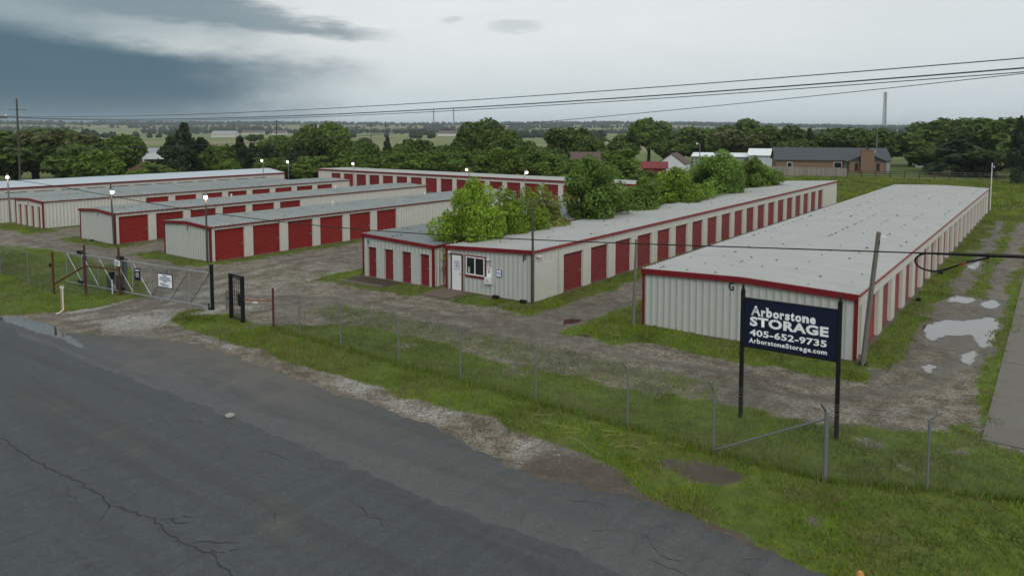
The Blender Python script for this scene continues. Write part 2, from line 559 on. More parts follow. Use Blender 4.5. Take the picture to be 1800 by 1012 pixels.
def ground_material():
    t, p = new_mat('ground')
    geo = t.node('ShaderNodeNewGeometry')
    pos = geo.outputs['Position']
    at = t.node('ShaderNodeAttribute', attribute_name='tint')
    sp = t.node('ShaderNodeSeparateColor')
    t.l.new(at.outputs['Color'], sp.inputs[0])
    grass, pale, wet = sp.outputs[0], sp.outputs[1], sp.outputs[2]
    nf = t.noise(pos, 5.0, 5, 0.65)
    ng = t.noise(pos, 0.55, 4, 0.6)
    nm = t.noise(pos, 1.7, 4, 0.6)
    # gravel: stones of mixed greys in brown fines
    vo = t.node('ShaderNodeTexVoronoi')
    t.l.new(pos, vo.inputs['Vector'])
    vo.inputs['Scale'].default_value = 17
    vs = t.node('ShaderNodeSeparateColor')
    t.l.new(vo.outputs['Color'], vs.inputs[0])
    stone = t.math('ADD', 0.5, vs.outputs[0])
    brown = t.mix(t.ramp(t.math('ADD', t.math('MULTIPLY', nm, 0.6), t.math('MULTIPLY', ng, 0.4)), 0.36, 0.64), (0.105, 0.084, 0.058), (0.225, 0.200, 0.158))
    grey = t.mix(1.0, t.mix(nf, (0.22, 0.205, 0.18), (0.38, 0.365, 0.335)), stone, 'MULTIPLY')
    pm = t.math('ADD', t.math('MULTIPLY', pale, 1.0), t.math('MULTIPLY', t.math('SUBTRACT', nf, 0.5), 0.9))
    gr = t.mix(t.ramp(pm, 0.25, 0.85), t.mix(1.0, brown, t.math('ADD', 0.5, t.math('MULTIPLY', vs.outputs[0], 1.0)), 'MULTIPLY'), grey)
    gr = t.mix(t.math('MULTIPLY', wet, 0.75), gr, (0.078, 0.068, 0.052))
    gr = t.mix(t.ramp(t.math('ADD', at.outputs['Alpha'], t.math('MULTIPLY', t.math('SUBTRACT', nf, 0.5), 0.6)), 0.35, 0.75), gr, t.mix(nm, (0.05, 0.036, 0.024), (0.085, 0.064, 0.042)))
    # turf
    g1 = t.mix(t.ramp(nm, 0.3, 0.7), (0.066, 0.096, 0.016), (0.11, 0.152, 0.022))
    g1 = t.mix(t.math('MULTIPLY', t.ramp(ng, 0.5, 0.75), 0.55), g1, (0.14, 0.13, 0.05))
    nb = t.noise(pos, 0.006, 4, 0.6)
    cd = t.node('ShaderNodeVectorMath', operation='LENGTH')
    t.l.new(pos, cd.inputs[0])
    far = t.ramp(cd.outputs['Value'], 120, 420)
    g2 = t.mix(t.ramp(nb, 0.4, 0.62), (0.12, 0.165, 0.05), (0.235, 0.215, 0.10))
    g1 = t.mix(far, g1, g2)
    gm = t.math('ADD', grass, t.math('MULTIPLY', t.math('SUBTRACT', nf, 0.5), 0.75))
    gf = t.ramp(gm, 0.42, 0.58)
    c = t.mix(gf, gr, g1)
    t.l.new(c, p.inputs['Base Color'])
    ro = t.math('SUBTRACT', 0.95, t.math('MULTIPLY', t.math('MULTIPLY', wet, t.math('SUBTRACT', 1.0, gf)), 0.45))
    t.l.new(ro, p.inputs['Roughness'])
    p.inputs['Specular IOR Level'].default_value = 0.3
    b = t.node('ShaderNodeBump')
    b.inputs['Strength'].default_value = 0.55
    b.inputs['Distance'].default_value = 0.04
    h = t.math('ADD', t.math('MULTIPLY', vo.outputs['Distance'], 0.6), nf)
    t.l.new(h, b.inputs['Height'])
    t.l.new(b.outputs[0], p.inputs['Normal'])


def make_ground():
    xs = np.unique(np.concatenate([axis(-62, 6, 0.28, 7500, 1.25), np.arange(-112, -62, 0.8)]))
    ys = np.unique(np.concatenate([axis(13, 47, 0.28, 7500, 1.25), np.arange(47, 100, 0.8)]))
    X, Y = np.meshgrid(xs, ys)
    x, y = X.ravel(), Y.ravel()
    z = ground_z(x, y)
    near = np.hypot(x, y) < 130
    g, pl, wt = grass_amount(x, y), pale_amount(x, y), wet_amount(x, y)
    wl = np.clip(1 - 1.5 * wt, 0, 1) * (x < -4.9) + (x >= -4.9) * (y < 30) * 1.0 + (x >= -4.9) * (y >= 30) * (np.abs(x + 1.6) < 0.5) * 0.5
    z = z + near * (g * wl * (fbm(x, y, 0.9, 31, 3) - 0.45) * 0.16 * (y > 13))
    z = z - 0.25 * sstep(road_edge(x) - 0.3 - y, 0, 1.2)       # road bed below the asphalt sheets
    dx, dy = (fbm(x, y, 0.8, 91, 3) - 0.5) * 1.6, (fbm(x, y, 0.8, 92, 3) - 0.5) * 1.3
    soil = np.exp(-(((x + 7.3 + dx) / 1.1) ** 2 + ((y - 18.3 + dy) / 0.75) ** 2))
    soil = np.maximum(soil, 0.62 * inbox(x, y, -11.6, 4, 15.0, 17.4, 1.2))
    soil = np.maximum(soil, inbox(x, y, -34.4, -30.6, 29.2, 30.9, 0.6))
    soil = np.maximum(soil, 0.45 * sstep(fbm(x, y, 1.3, 71, 3), 0.55, 0.7) * inbox(x, y, -35, 10, 15, 25, 1))
    tint = np.stack([g, pl, wt, soil], 1)
    nx, ny = len(xs), len(ys)
    i = np.arange(nx * ny).reshape(ny, nx)
    f = np.stack([i[:-1, :-1], i[:-1, 1:], i[1:, 1:], i[1:, :-1]], -1).reshape(-1, 4)
    me = np_mesh('ground', np.stack([x, y, z], 1), f, M['ground'], tint, True)
    tag(link('ground', me), kind='structure')


ground_material()
make_ground()


def asphalt(name, base, warm, speck, silt=0.0, patch=None):
    t, p = new_mat(name)
    geo = t.node('ShaderNodeNewGeometry')
    pos = geo.outputs['Position']
    mp = t.node('ShaderNodeMapping')
    t.l.new(pos, mp.inputs['Vector'])
    mp.inputs['Scale'].default_value = (0.35, 1.0, 1.0)
    n1 = t.noise(mp.outputs[0], 0.45, 5, 0.6)
    n2 = t.noise(pos, 2.3, 5, 0.65)
    n3 = t.noise(pos, 17, 3, 0.8)
    c = t.mix(n1, base, warm)
    n5 = t.noise(pos, 11, 4, 0.7)
    c = t.mix(1.0, c, t.math('ADD', 0.12, t.math('ADD', t.math('MULTIPLY', n2, 0.8), t.math('MULTIPLY', n5, 0.95))), 'MULTIPLY')
    c = t.mix(t.math('MULTIPLY', t.ramp(t.noise(mp.outputs[0], 1.6, 6, 0.7), 0.52, 0.7), 0.35), c, base)
    c = t.mix(t.math('MULTIPLY', t.ramp(n3, 0.55, 0.75), speck), c, (0.26, 0.25, 0.24))
    if patch:
        sx = t.node('ShaderNodeSeparateXYZ')
        t.l.new(pos, sx.inputs[0])
        yy = t.math('ADD', sx.outputs[1], t.math('MULTIPLY', t.math('SUBTRACT', n2, 0.5), 1.2))
        m = t.math('MULTIPLY', t.ramp(yy, 9.3, 9.9), t.math('SUBTRACT', 1.0, t.ramp(yy, 10.1, 10.8)))
        m = t.math('MULTIPLY', m, t.ramp(t.noise(pos, 0.6, 4, 0.6), 0.5, 0.66))
        c = t.mix(t.math('MULTIPLY', m, 0.5), c, (0.125, 0.125, 0.095))
    # wheel tracks and oil drips along the lane
    mp2 = t.node('ShaderNodeMapping')
    t.l.new(pos, mp2.inputs['Vector'])
    mp2.inputs['Scale'].default_value = (0.06, 1.3, 1.0)
    c = t.mix(t.math('MULTIPLY', t.ramp(t.noise(mp2.outputs[0], 1.0, 4, 0.6), 0.45, 0.7), 0.4), c, (0.042, 0.043, 0.042))
    c = t.mix(t.math('MULTIPLY', t.ramp(t.noise(pos, 1.1, 5, 0.75), 0.62, 0.72), 0.5), c, (0.035, 0.036, 0.036))
    c = t.mix(t.math('MULTIPLY', t.ramp(t.noise(pos, 0.8, 6, 0.75), 0.6, 0.75), 0.45), c, (0.15, 0.14, 0.125))
    if silt:
        sx = t.node('ShaderNodeSeparateXYZ')
        t.l.new(pos, sx.inputs[0])
        m = t.math('MULTIPLY', t.ramp(sx.outputs[0], -40, -34), t.math('SUBTRACT', 1.0, t.ramp(sx.outputs[0], -24, -15)))
        m = t.math('MULTIPLY', m, t.ramp(t.math('ADD', t.noise(pos, 0.7, 5, 0.65), t.math('MULTIPLY', t.math('SUBTRACT', sx.outputs[1], 14.6), 0.13)), 0.35, 0.75))
        c = t.mix(t.math('MULTIPLY', m, silt), c, (0.16, 0.14, 0.11))
    t.l.new(c, p.inputs['Base Color'])
    t.l.new(t.math('ADD', 0.52, t.math('MULTIPLY', n2, 0.35)), p.inputs['Roughness'])
    p.inputs['Specular IOR Level'].default_value = 0.4
    b = t.node('ShaderNodeBump')
    b.inputs['Strength'].default_value = 0.8
    b.inputs['Distance'].default_value = 0.02
    t.l.new(t.noise(pos, 24, 4, 0.75), b.inputs['Height'])
    t.l.new(b.outputs[0], p.inputs['Normal'])


asphalt('asphalt_new', (0.066, 0.074, 0.073), (0.092, 0.098, 0.094), 0.5, 0.0, True)
asphalt('asphalt_old', (0.078, 0.081, 0.080), (0.106, 0.107, 0.102), 0.55, 0.7)


def strip_sheet(name, mat, xs, ylo, yhi, z, thick=0.0):
    n = len(xs)
    v, f = [], []
    for x, a, b in zip(xs, ylo, yhi):
        v += [(x, a, z), (x, b, z), (x, b + 0.015, z - 0.06)]
    for i in range(n - 1):
        k = i * 3
        f += [(k, k + 3, k + 4, k + 1), (k + 1, k + 4, k + 5, k + 2)]
    return link(name, np_mesh(name, v, f, M[mat]))


xs = np.concatenate([np.arange(-64, 12, 0.11)])
xo = axis(-64, 12, 2, 2500, 1.4)
xs = np.concatenate([xo[xo < -64.5], xs, xo[xo > 12.5]])
seam = 12.88 + (fbm(xs, xs * 0, 3.5, 41, 3) - 0.5) * 0.5 + (fbm(xs, xs * 0, 0.5, 42, 3) - 0.5) * 0.42
edge = road_edge(xs) + (fbm(xs, xs * 0, 1.8, 43, 3) - 0.5) * 0.5 + (fbm(xs, xs * 0, 0.5, 44, 3) - 0.5) * 0.5
old_hi = np.maximum(edge, seam + 0.05)
tag(strip_sheet('road_shoulder', 'asphalt_old', xs, np.full_like(xs, 11.5), old_hi, 0.014), kind='structure')
tag(strip_sheet('road', 'asphalt_new', xs, np.full_like(xs, -26.0), seam, 0.034), kind='structure')

# ------------------------------------------------------------------ plain materials
simple('wall_cream', (0.56, 0.548, 0.495), 0.5, 0, 0.06, 1.5, rnd=0.02, stain=((0.40, 0.36, 0.29), 1.3, 0.3), streak=((0.42, 0.38, 0.31), (3.0, 3.0, 0.35), 0.22))
simple('wall_grey', (0.45, 0.465, 0.44), 0.5, 0, 0.05, 1.5, stain=((0.36, 0.35, 0.32), 1.3, 0.25), streak=((0.33, 0.33, 0.30), (3.0, 3.0, 0.35), 0.22))
simple('trim_red', (0.165, 0.011, 0.015), 0.5, 0, 0.1, 2.0, stain=((0.24, 0.03, 0.03), 2.5, 0.4))
simple('trim_faded', (0.24, 0.03, 0.03), 0.5, 0, 0.12, 2.0, stain=((0.42, 0.14, 0.12), 2.5, 0.5))
simple('door_red', (0.232, 0.016, 0.012), 0.5, 0, 0.1, 1.2, rnd=0.1, stain=((0.30, 0.025, 0.02), 1.0, 0.5))
simple('door_maroon', (0.19, 0.018, 0.019), 0.5, 0, 0.08, 1.2, rnd=0.1, stain=((0.25, 0.035, 0.033), 1.2, 0.4))
simple('door_orange', (0.42, 0.07, 0.035), 0.5, 0, 0.1, 1.2)
simple('roof_light', (0.46, 0.47, 0.455), 0.45, 0.2, 0.1, 0.5, stain=((0.38, 0.38, 0.36), 0.9, 0.35), streak=((0.36, 0.36, 0.34), (0.25, 2.9, 1.0), 0.45))
simple('roof_weathered', (0.285, 0.315, 0.305), 0.5, 0.2, 0.16, 0.6, stain=((0.16, 0.175, 0.165), 1.4, 0.6), streak=((0.17, 0.185, 0.175), (0.25, 2.4, 1.0), 0.6))
simple('roof_blue', (0.50, 0.56, 0.60), 0.4, 0.2, 0.06, 0.5)
simple('roof_slate', (0.23, 0.255, 0.255), 0.5, 0.2, 0.14, 0.8, stain=((0.14, 0.15, 0.15), 1.6, 0.6), streak=((0.13, 0.14, 0.14), (0.25, 2.4, 1.0), 0.6))
simple('screw_dark', (0.05, 0.055, 0.055), 0.6)
simple('concrete', (0.165, 0.15, 0.13), 0.85, 0, 0.15, 1.2, bump=0.3, stain=((0.115, 0.10, 0.085), 0.8, 0.6))
simple('slab_brown', (0.145, 0.112, 0.085), 0.8, 0, 0.2, 2.0)
simple('white_paint', (0.72, 0.73, 0.73), 0.4, 0, 0.04)
simple('white_plastic', (0.68, 0.69, 0.68), 0.35, 0, 0.05)
simple('black_paint', (0.012, 0.013, 0.014), 0.4, 0, 0.1)
simple('black_rubber', (0.010, 0.010, 0.011), 0.5, 0, 0.1)
simple('rust_brown', (0.085, 0.030, 0.022), 0.65, 0, 0.25, 6.0, stain=((0.16, 0.05, 0.03), 5.0, 0.6))
simple('rust_red', (0.27, 0.07, 0.04), 0.6, 0, 0.25, 6.0)
simple('galvanised', (0.21, 0.23, 0.24), 0.5, 0.4, 0.12, 8.0)
simple('gate_metal', (0.27, 0.295, 0.30), 0.45, 0.2, 0.08, 8.0)
simple('chain_wire', (0.09, 0.10, 0.10), 0.6)
simple('galvanised_dark', (0.14, 0.155, 0.16), 0.5, 0.5, 0.12, 8.0)
simple('wood_grey', (0.17, 0.155, 0.125), 0.9, 0, 0.25, 5.0, bump=0.5, bscale=25, stain=((0.09, 0.08, 0.065), 4.0, 0.6))
simple('wood_dark', (0.075, 0.065, 0.055), 0.85, 0, 0.25, 5.0)
simple('wood_yellow', (0.42, 0.25, 0.10), 0.8, 0, 0.15, 5.0)
simple('wood_fence', (0.26, 0.235, 0.21), 0.9, 0, 0.15, 2.0, rnd=0.18)
simple('wire_grey', (0.11, 0.115, 0.125), 0.5, 0.3, 0.05)
simple('sign_navy', (0.006, 0.010, 0.034), 0.6, 0, 0.06)
simple('sign_white', (0.84, 0.86, 0.88), 0.4, 0, 0.03)
simple('sign_blue', (0.05, 0.09, 0.24), 0.45, 0, 0.05)
simple('sign_magenta', (0.30, 0.05, 0.12), 0.45, 0, 0.05)
simple('sticker_green', (0.32, 0.45, 0.33), 0.5, 0, 0.2)
simple('cabinet_green', (0.045, 0.062, 0.065), 0.5, 0, 0.1)
simple('conduit_white', (0.62, 0.63, 0.62), 0.45)
simple('trunk', (0.075, 0.06, 0.045), 0.9, 0, 0.25, 6.0, bump=0.5, bscale=12)
simple('brick', (0.20, 0.13, 0.088), 0.9, 0, 0.2, 6.0, stain=((0.17, 0.10, 0.07), 8.0, 0.6))
simple('shingle', (0.075, 0.082, 0.09), 0.85, 0, 0.2, 3.0)
simple('shingle_brown', (0.12, 0.085, 0.075), 0.85, 0, 0.2, 3.0)
simple('siding_grey', (0.30, 0.32, 0.32), 0.7, 0, 0.06)
simple('siding_white', (0.62, 0.64, 0.64), 0.6, 0, 0.05)
simple('siding_blue', (0.50, 0.57, 0.60), 0.6, 0, 0.05)
simple('barn_wood', (0.13, 0.105, 0.095), 0.9, 0, 0.25, 3.0)
simple('barn_red', (0.19, 0.035, 0.035), 0.6, 0, 0.1)
simple('tin_white', (0.74, 0.77, 0.79), 0.4, 0.1, 0.05, stain=((0.5, 0.42, 0.36), 0.6, 0.3))
simple('tar', (0.028, 0.031, 0.031), 0.6, 0, 0.2, 4.0)
simple('stone_light', (0.30, 0.285, 0.255), 0.9, 0, 0.1, 30.0)
simple('straw', (0.36, 0.29, 0.15), 0.9, 0, 0.15)
simple('marker_orange', (0.50, 0.24, 0.06), 0.5, 0, 0.1)
simple('far_wall', (0.55, 0.53, 0.50), 0.8, 0, 0.05, rnd=0.15)
simple('far_roof', (0.16, 0.13, 0.12), 0.8, 0, 0.1, rnd=0.2)


def special_mats():
    t, p = new_mat('glass_dark')
    p.inputs['Base Color'].default_value = (0.012, 0.015, 0.017, 1)
    p.inputs['Roughness'].default_value = 0.06
    t, p = new_mat('water')
    geo = t.node('ShaderNodeNewGeometry')
    p.inputs['Base Color'].default_value = (0.055, 0.046, 0.036, 1)
    p.inputs['Roughness'].default_value = 0.02
    p.inputs['IOR'].default_value = 2.6
    p.inputs['Specular IOR Level'].default_value = 1.0
    b = t.node('ShaderNodeBump')
    b.inputs['Strength'].default_value = 0.04
    b.inputs['Distance'].default_value = 0.01
    t.l.new(t.noise(geo.outputs['Position'], 6, 2, 0.5), b.inputs['Height'])
    t.l.new(b.outputs[0], p.inputs['Normal'])
    at = t.node('ShaderNodeAttribute', attribute_name='tint')
    sv = t.node('ShaderNodeSeparateColor')
    t.l.new(at.outputs['Color'], sv.inputs[0])
    lv = t.math('ADD', sv.outputs[0], t.math('MULTIPLY', t.math('SUBTRACT', t.noise(geo.outputs['Position'], 2.0, 5, 0.65), 0.5), 1.3))
    t.l.new(t.ramp(lv, 0.40, 0.62), p.inputs['Alpha'])
    t, p = new_mat('bulb')
    p.inputs['Base Color'].default_value = (1, 0.9, 0.75, 1)
    p.inputs['Emission Color'].default_value = (1.0, 0.86, 0.66, 1)
    p.inputs['Emission Strength'].default_value = 14.0
    for nm, tr in (('leaf', 0.35), ('blade', 0.3)):
        t, p = new_mat(nm)
        at = t.node('ShaderNodeAttribute', attribute_name='tint')
        oi = t.node('ShaderNodeObjectInfo')
        f = t.math('ADD', 0.82, t.math('MULTIPLY', oi.outputs['Random'], 0.36))
        c = t.mix(1.0, at.outputs['Color'], f, 'MULTIPLY')
        t.l.new(c, p.inputs['Base Color'])
        p.inputs['Roughness'].default_value = 0.6
        p.inputs['Specular IOR Level'].default_value = 0.25
        tl = t.node('ShaderNodeBsdfTranslucent')
        t.l.new(c, tl.inputs['Color'])
        mx = t.node('ShaderNodeMixShader')
        mx.inputs[0].default_value = tr
        t.l.new(p.outputs[0], mx.inputs[1])
        t.l.new(tl.outputs[0], mx.inputs[2])
        t.l.new(mx.outputs[0], t.n['Material Output'].inputs['Surface'])


special_mats()

# ------------------------------------------------------------------ storage buildings
RIB = 0.305


def rib_profile(length, depth=0.028, spacing=RIB):
    """list of (s, depth) along a ribbed metal panel"""
    pr = [(0.0, 0.0)]
    s = spacing * 0.5
    while s < length - 0.09:
        pr += [(s - 0.045, 0.0), (s - 0.022, depth), (s + 0.022, depth), (s + 0.045, 0.0)]
        s += spacing
    pr.append((length, 0.0))
    return pr


def ribbed_wall(length, z0, ztop, mat):
    """ribbed sheet in the local XZ plane, outside towards -Y; ztop is a function of s"""
    pr = rib_profile(length)
    v, f = [], []
    for s, d in pr:
        v += [(s, -d, z0), (s, -d, ztop(s))]
    for i in range(len(pr) - 1):
        k = i * 2
        f.append((k, k + 2, k + 3, k + 1))
    return np_mesh('wall', v, f, M[mat])


_door_cache = {}


def door_mesh(w, h, mat):
    key = (round(w, 2), round(h, 2), mat)
    if key not in _door_cache:
        v, f = [], []
        n = int(h / 0.0625)
        for i in range(n + 1):
            z = h * i / n
            d = 0.034 if i % 2 else 0.0
            v += [(0, -d, z), (w, -d, z)]
        for i in range(n):
            k = i * 2
            f.append((k, k + 1, k + 3, k + 2))
        m = MB().add(v, f)
        m.box(0.02, w - 0.02, -0.035, 0.0, 0.0, 0.06)
        me = m.mesh('roll_up_door', mat)
        lt = MB().box(w - 0.22, w - 0.06, -0.05, -0.018, 0.95, 1.03).box(w - 0.1, w + 0.0, -0.04, -0.02, 0.97, 1.01).mesh('latch', 'galvanised')
        _door_cache[key] = (me, lt)
    return _door_cache[key]


_pier_cache = {}


def add_side(b, length, origin, rz, hfun, doors, zd, wallmat, doormat, recess=0.15, special=None):
    """one side of a building: ribbed wall where plain, piers, header and recessed doors where there are doors.
    doors: list of (s0,s1) in metres along the side"""
    c, s_ = math.cos(rz), math.sin(rz)

    def P(s, d=0.0, z=0.0):    # local position on the side -> building local
        return (origin[0] + c * s - s_ * d, origin[1] + s_ * s + c * d, z)
    if not doors:
        link('wall', ribbed_wall(length, 0.04, hfun, wallmat), b, P(0), rz)
        return
    a0 = max(0.0, doors[0][0] - 0.34)
    a1 = min(length, doors[-1][1] + 0.34)
    if a0 > 0.5:
        link('wall', ribbed_wall(a0, 0.04, hfun, wallmat), b, P(0), rz)
    else:
        a0 = 0.0
    if length - a1 > 0.5:
        link('wall', ribbed_wall(length - a1, 0.04, lambda s: hfun(s + a1), wallmat), b, P(a1), rz)
    else:
        a1 = length
    link('header_panel', ribbed_wall(a1 - a0, zd, lambda s: hfun(s + a0), wallmat), b, P(a0), rz)
    # soffit strip behind the header so the recess is closed
    i0, i1 = (0.07 if a0 == 0 else 0.0), (0.07 if a1 == length else 0.0)
    MB().box(a0 + i0, a1 - i1, 0.002, recess + 0.05, zd - 0.0, zd + 0.05).build('door_lintel', wallmat, b, P(0), rz)
    cur = a0 + i0
    for (d0, d1) in doors + [(a1 - i1, None)]:
        if d0 - cur > 0.02:
            w = round(d0 - cur, 2)
            key = (w, zd, wallmat, recess)
            if key not in _pier_cache:
                m = MB().box(0, w, 0.0, recess + 0.03, 0.03, zd - 0.002)
                if w > 0.3:
                    m.box(w / 2 - 0.02, w / 2 + 0.02, -0.012, 0.0, 0.03, zd - 0.002)
                _pier_cache[key] = m.mesh('pier', wallmat)
            link('pier', _pier_cache[key], b, P(cur), rz)
        if d1 is None:
            break
        dm = doormat
        if special and (d0, d1) in special:
            dm = special[(d0, d1)]
        me, lt = door_mesh(d1 - d0, zd - 0.03, dm)
        d = link('roll_up_door', me, b, P(d0, recess, 0.03), rz)
        link('latch', lt, d)
        cur = d1


def ribbed_roof(x0, x1, y0, y1, pts, mat, spacing=0.34, depth=0.055):
    """pts: [(x,z),...] from the left eave over the ridge to the right eave; ribs run up the slope"""
    pr = rib_profile(y1 - y0, depth, spacing)
    k = len(pts)
    v, f = [], []
    for s, d in pr:
        for (x, z) in pts:
            v.append((x, y0 + s, z + d))
    for i in range(len(pr) - 1):
        for j in range(k - 1):
            a = i * k + j
            f.append((a, a + 1, a + k + 1, a + k))
    n = len(v)
    # underside keeps the sheet from being paper thin
    v += [(x, y0, z - 0.03) for x, z in pts] + [(x, y1, z - 0.03) for x, z in pts]
    for j in range(k - 1):
        f.append((n + j, n + k + j, n + k + j + 1, n + j + 1))
    return np_mesh('roof', v, f, M[mat])


def storage(name, label, x0, x1, y0, y1, hl, hr, rise, gz, sides, roofmat, wallfront='wall_cream', wallside='wall_cream', eave=0.09,
            letter=None, fascia=0.22, screws=0.0, trim='trim_red', eave_mat='trim_red', front_ext=None):
    W, L = x1 - x0, y1 - y0
    b = thing(name, label, 'building', (x0, y0, gz), 0, 'red and cream storage buildings')
    ov = 0.07
    if rise:
        pts = [(-ov, hl), (W / 2, (hl + hr) / 2 + rise), (W + ov, hr)]
    else:
        pts = [(-ov, hl), (W + ov, hr)]
    hx = lambda x: float(np.interp(x, [p[0] for p in pts], [p[1] for p in pts]))
    MB().box(-0.09, W + 0.09, -0.09, L + 0.09, -0.3, 0.045).build('foundation', 'slab_brown', b)
    for side in ('front', 'right', 'back', 'left'):
        sp = sides.get(side, {})
        org, rz, ln = {'front': ((0, 0), 0, W), 'right': ((W, 0), math.pi / 2, L), 'back': ((W, L), math.pi, W), 'left': ((0, L), -math.pi / 2, L)}[side]
        hf = {'front': lambda s: hx(s), 'right': lambda s: hr, 'back': lambda s: hx(W - s), 'left': lambda s: hl}[side]
        add_side(b, ln, org, rz, hf, sp.get('doors', []), sp.get('zd', 2.2), sp.get('mat', wallfront if side in ('front', 'back') else wallside), sp.get('door', 'door_red'), special=sp.get('special'), recess=sp.get('recess', 0.15))
    link('roof', ribbed_roof(-ov, W + ov, -0.1, L + 0.1, [(x, z + 0.035) for x, z in pts], roofmat), b)
    # gable fascias
    for yy, nm in ((-0.15, 'gable_fascia'), (L + 0.035, 'gable_fascia')):
        m = MB()
        for (xa, za), (xb, zb) in zip(pts[:-1], pts[1:]):
            vs = []
            for y in (yy, yy + 0.115):
                vs += [(xa, y, za + 0.075 - fascia), (xb, y, zb + 0.075 - fascia), (xb, y, zb + 0.075), (xa, y, za + 0.075)]
            m.add(vs, [(0, 1, 2, 3), (7, 6, 5, 4), (0, 4, 5, 1), (1, 5, 6, 2), (2, 6, 7, 3), (3, 7, 4, 0)])
        m.build(nm, trim, b)
    for xe, he in ((-ov - 0.045, hl), (W + ov, hr)):
        MB().box(xe, xe + 0.05, -0.04, L + 0.04, he + 0.045 - eave, he + 0.045).build('eave_trim', eave_mat, b)
    for cx, cy in ((0, 0), (W, 0), (W, L), (0, L)):
        hh = hl if cx == 0 else hr
        sx = -1 if cx == 0 else 1
        sy = -1 if cy == 0 else 1
        m = MB().box(min(cx + sx * 0.045, cx - sx * 0.075), max(cx + sx * 0.045, cx - sx * 0.075), min(cy + sy * 0.034, cy + sy * 0.05), max(cy + sy * 0.034, cy + sy * 0.05), 0.05, hh - 0.05)
        m.box(min(cx + sx * 0.034, cx + sx * 0.05), max(cx + sx * 0.034, cx + sx * 0.05), min(cy + sy * 0.033, cy - sy * 0.075), max(cy + sy * 0.033, cy - sy * 0.075), 0.05, hh - 0.05)
        m.build('corner_trim', trim, b)
    if letter:
        ch, lx, lz, lh = letter
        link('letter', text_mesh(ch, lx, lx + lh * 0.62, lz, lz + lh, 0.036, 'black_paint', 0.02, 'letter'), b)
    if screws:
        m = MB()
        rr = random.Random(hash(name) % 1000 + int(W * 10))
        nrow = max(3, int(W / 1.25))
        for r_ in range(nrow):
            x = (r_ + 0.5) * W / nrow
            run = 0
            y = 0.4
            while y < L:
                run = (run + rr.random() * 0.3) % 1
                if rr.random() < screws * (0.62 if run < 0.3 else 0.3):
                    z = hx(x) + 0.09
                    a = rr.uniform(0.02, 0.042)
                    m.box(x - a + rr.uniform(-.05, .05), x + a, y - a, y + a, z, z + 0.02)
                y += 0.34
        o = m.build('roof_fasteners', 'screw_dark', b)
        o['kind'] = 'stuff'
    return b


def bays(s, n, w=2.3, mod=3.0):
    return [(round(s + i * mod, 2), round(s + i * mod + w, 2)) for i in range(n)]


def shift(doors, d):
    return [(round(a - d, 2), round(b_ - d, 2)) for a, b_ in doors]


# G: the big one in front on the right
g_doors = [(0.55, 1.0)] + bays(2.35, 20, 2.1, 3.02)
G = storage('storage_building', 'wide storage building with pale ribbed roof and letter G, right of the yard', -15.13, -6.09, 30.57, 94.4, 2.58, 2.58, 0.15, 0,
            {'right': dict(doors=g_doors, zd=2.08, recess=0.18, door='door_maroon', special={(2.35, 4.45): 'door_red'})}, 'roof_light', 'wall_grey', 'wall_cream', 0.07,
            ('G', 4.0, 2.16, 0.36), 0.24, 0.42, eave_mat='trim_faded')
# F: long one with the office in its front
f_doors = shift(bays(34.03, 19, 2.07, 2.94), 31.05)
F = storage('storage_building', 'long storage building with office door and window in its front, letter F', -27.57, -21.67, 31.05, 95.4, 2.42, 2.70, 0, 0,
            {'right': dict(doors=f_doors, zd=2.15, door='door_maroon')}, 'roof_light', 'wall_grey', 'wall_cream', 0.14,
            ('F', 5.32, 2.14, 0.32), 0.2, 0.3, eave_mat='trim_faded')
# E: small front with four narrow doors
E_ = storage('storage_building', 'storage building with four narrow red doors in front, letter E', -34.13, -28.35, 30.78, 62.8, 2.60, 2.38, 0, 0,
             {'front': dict(doors=[(0.37, 1.12), (1.80, 2.56), (3.26, 4.02), (4.73, 5.46)], zd=1.86, door='door_maroon')}, 'roof_slate', 'wall_grey', 'wall_cream', 0.14,
             ('E', 0.40, 2.02, 0.26), 0.2, 0.4)
D_ = storage('storage_building', 'storage building with six wide red doors behind the gate, letter D', -51.7, -45.87, 27.74, 62.76, 2.38, 2.38, 0.17, 0,
             {'right': dict(doors=shift(bays(28.07, 6, 2.28, 2.97), 27.74), zd=2.17, door='door_red')}, 'roof_weathered', 'wall_grey', 'wall_cream', 0.08,
             ('D', 3.0, 1.98, 0.30), 0.2, 0.25)
C_ = storage('storage_building', 'storage building with red doors left of the D building, letter C', -64.71, -58.93, 27.63, 62.94, 2.42, 2.42, 0.17, 0,
             {'right': dict(doors=shift(bays(27.95, 6, 2.35, 2.98), 27.63), zd=2.17, door='door_red')}, 'roof_weathered', 'wall_grey', 'wall_cream', 0.08,
             ('C', 3.0, 2.02, 0.30), 0.2, 0.25)
B_ = storage('storage_building', 'storage building with narrow red doors across its front, beside the leftmost light pole', -79.66, -73.67, 28.28, 64.3, 2.42, 2.42, 0.15, 0,
             {'front': dict(doors=[(0.55, 1.25), (1.95, 2.65), (3.35, 4.05), (4.75, 5.4)], zd=1.95, door='door_maroon'),
              'right': dict(doors=shift(bays(37.7, 8, 2.35, 3.05), 28.28), zd=2.12, door='door_red')}, 'roof_weathered', 'wall_cream', 'wall_cream', 0.08,
             ('B', 2.85, 1.99, 0.26), 0.2, 0.2)
A2 = storage('storage_building', 'low grey roofed storage building behind the B building', -92.2, -86.2, 22.0, 64.0, 2.55, 2.55, 0.17, -0.62,
             {'right': dict(doors=shift(bays(35.5, 9, 2.35, 3.05), 22.0), zd=2.2, door='door_maroon')}, 'roof_weathered', 'wall_cream', 'wall_cream', 0.08, None, 0.2, 0)
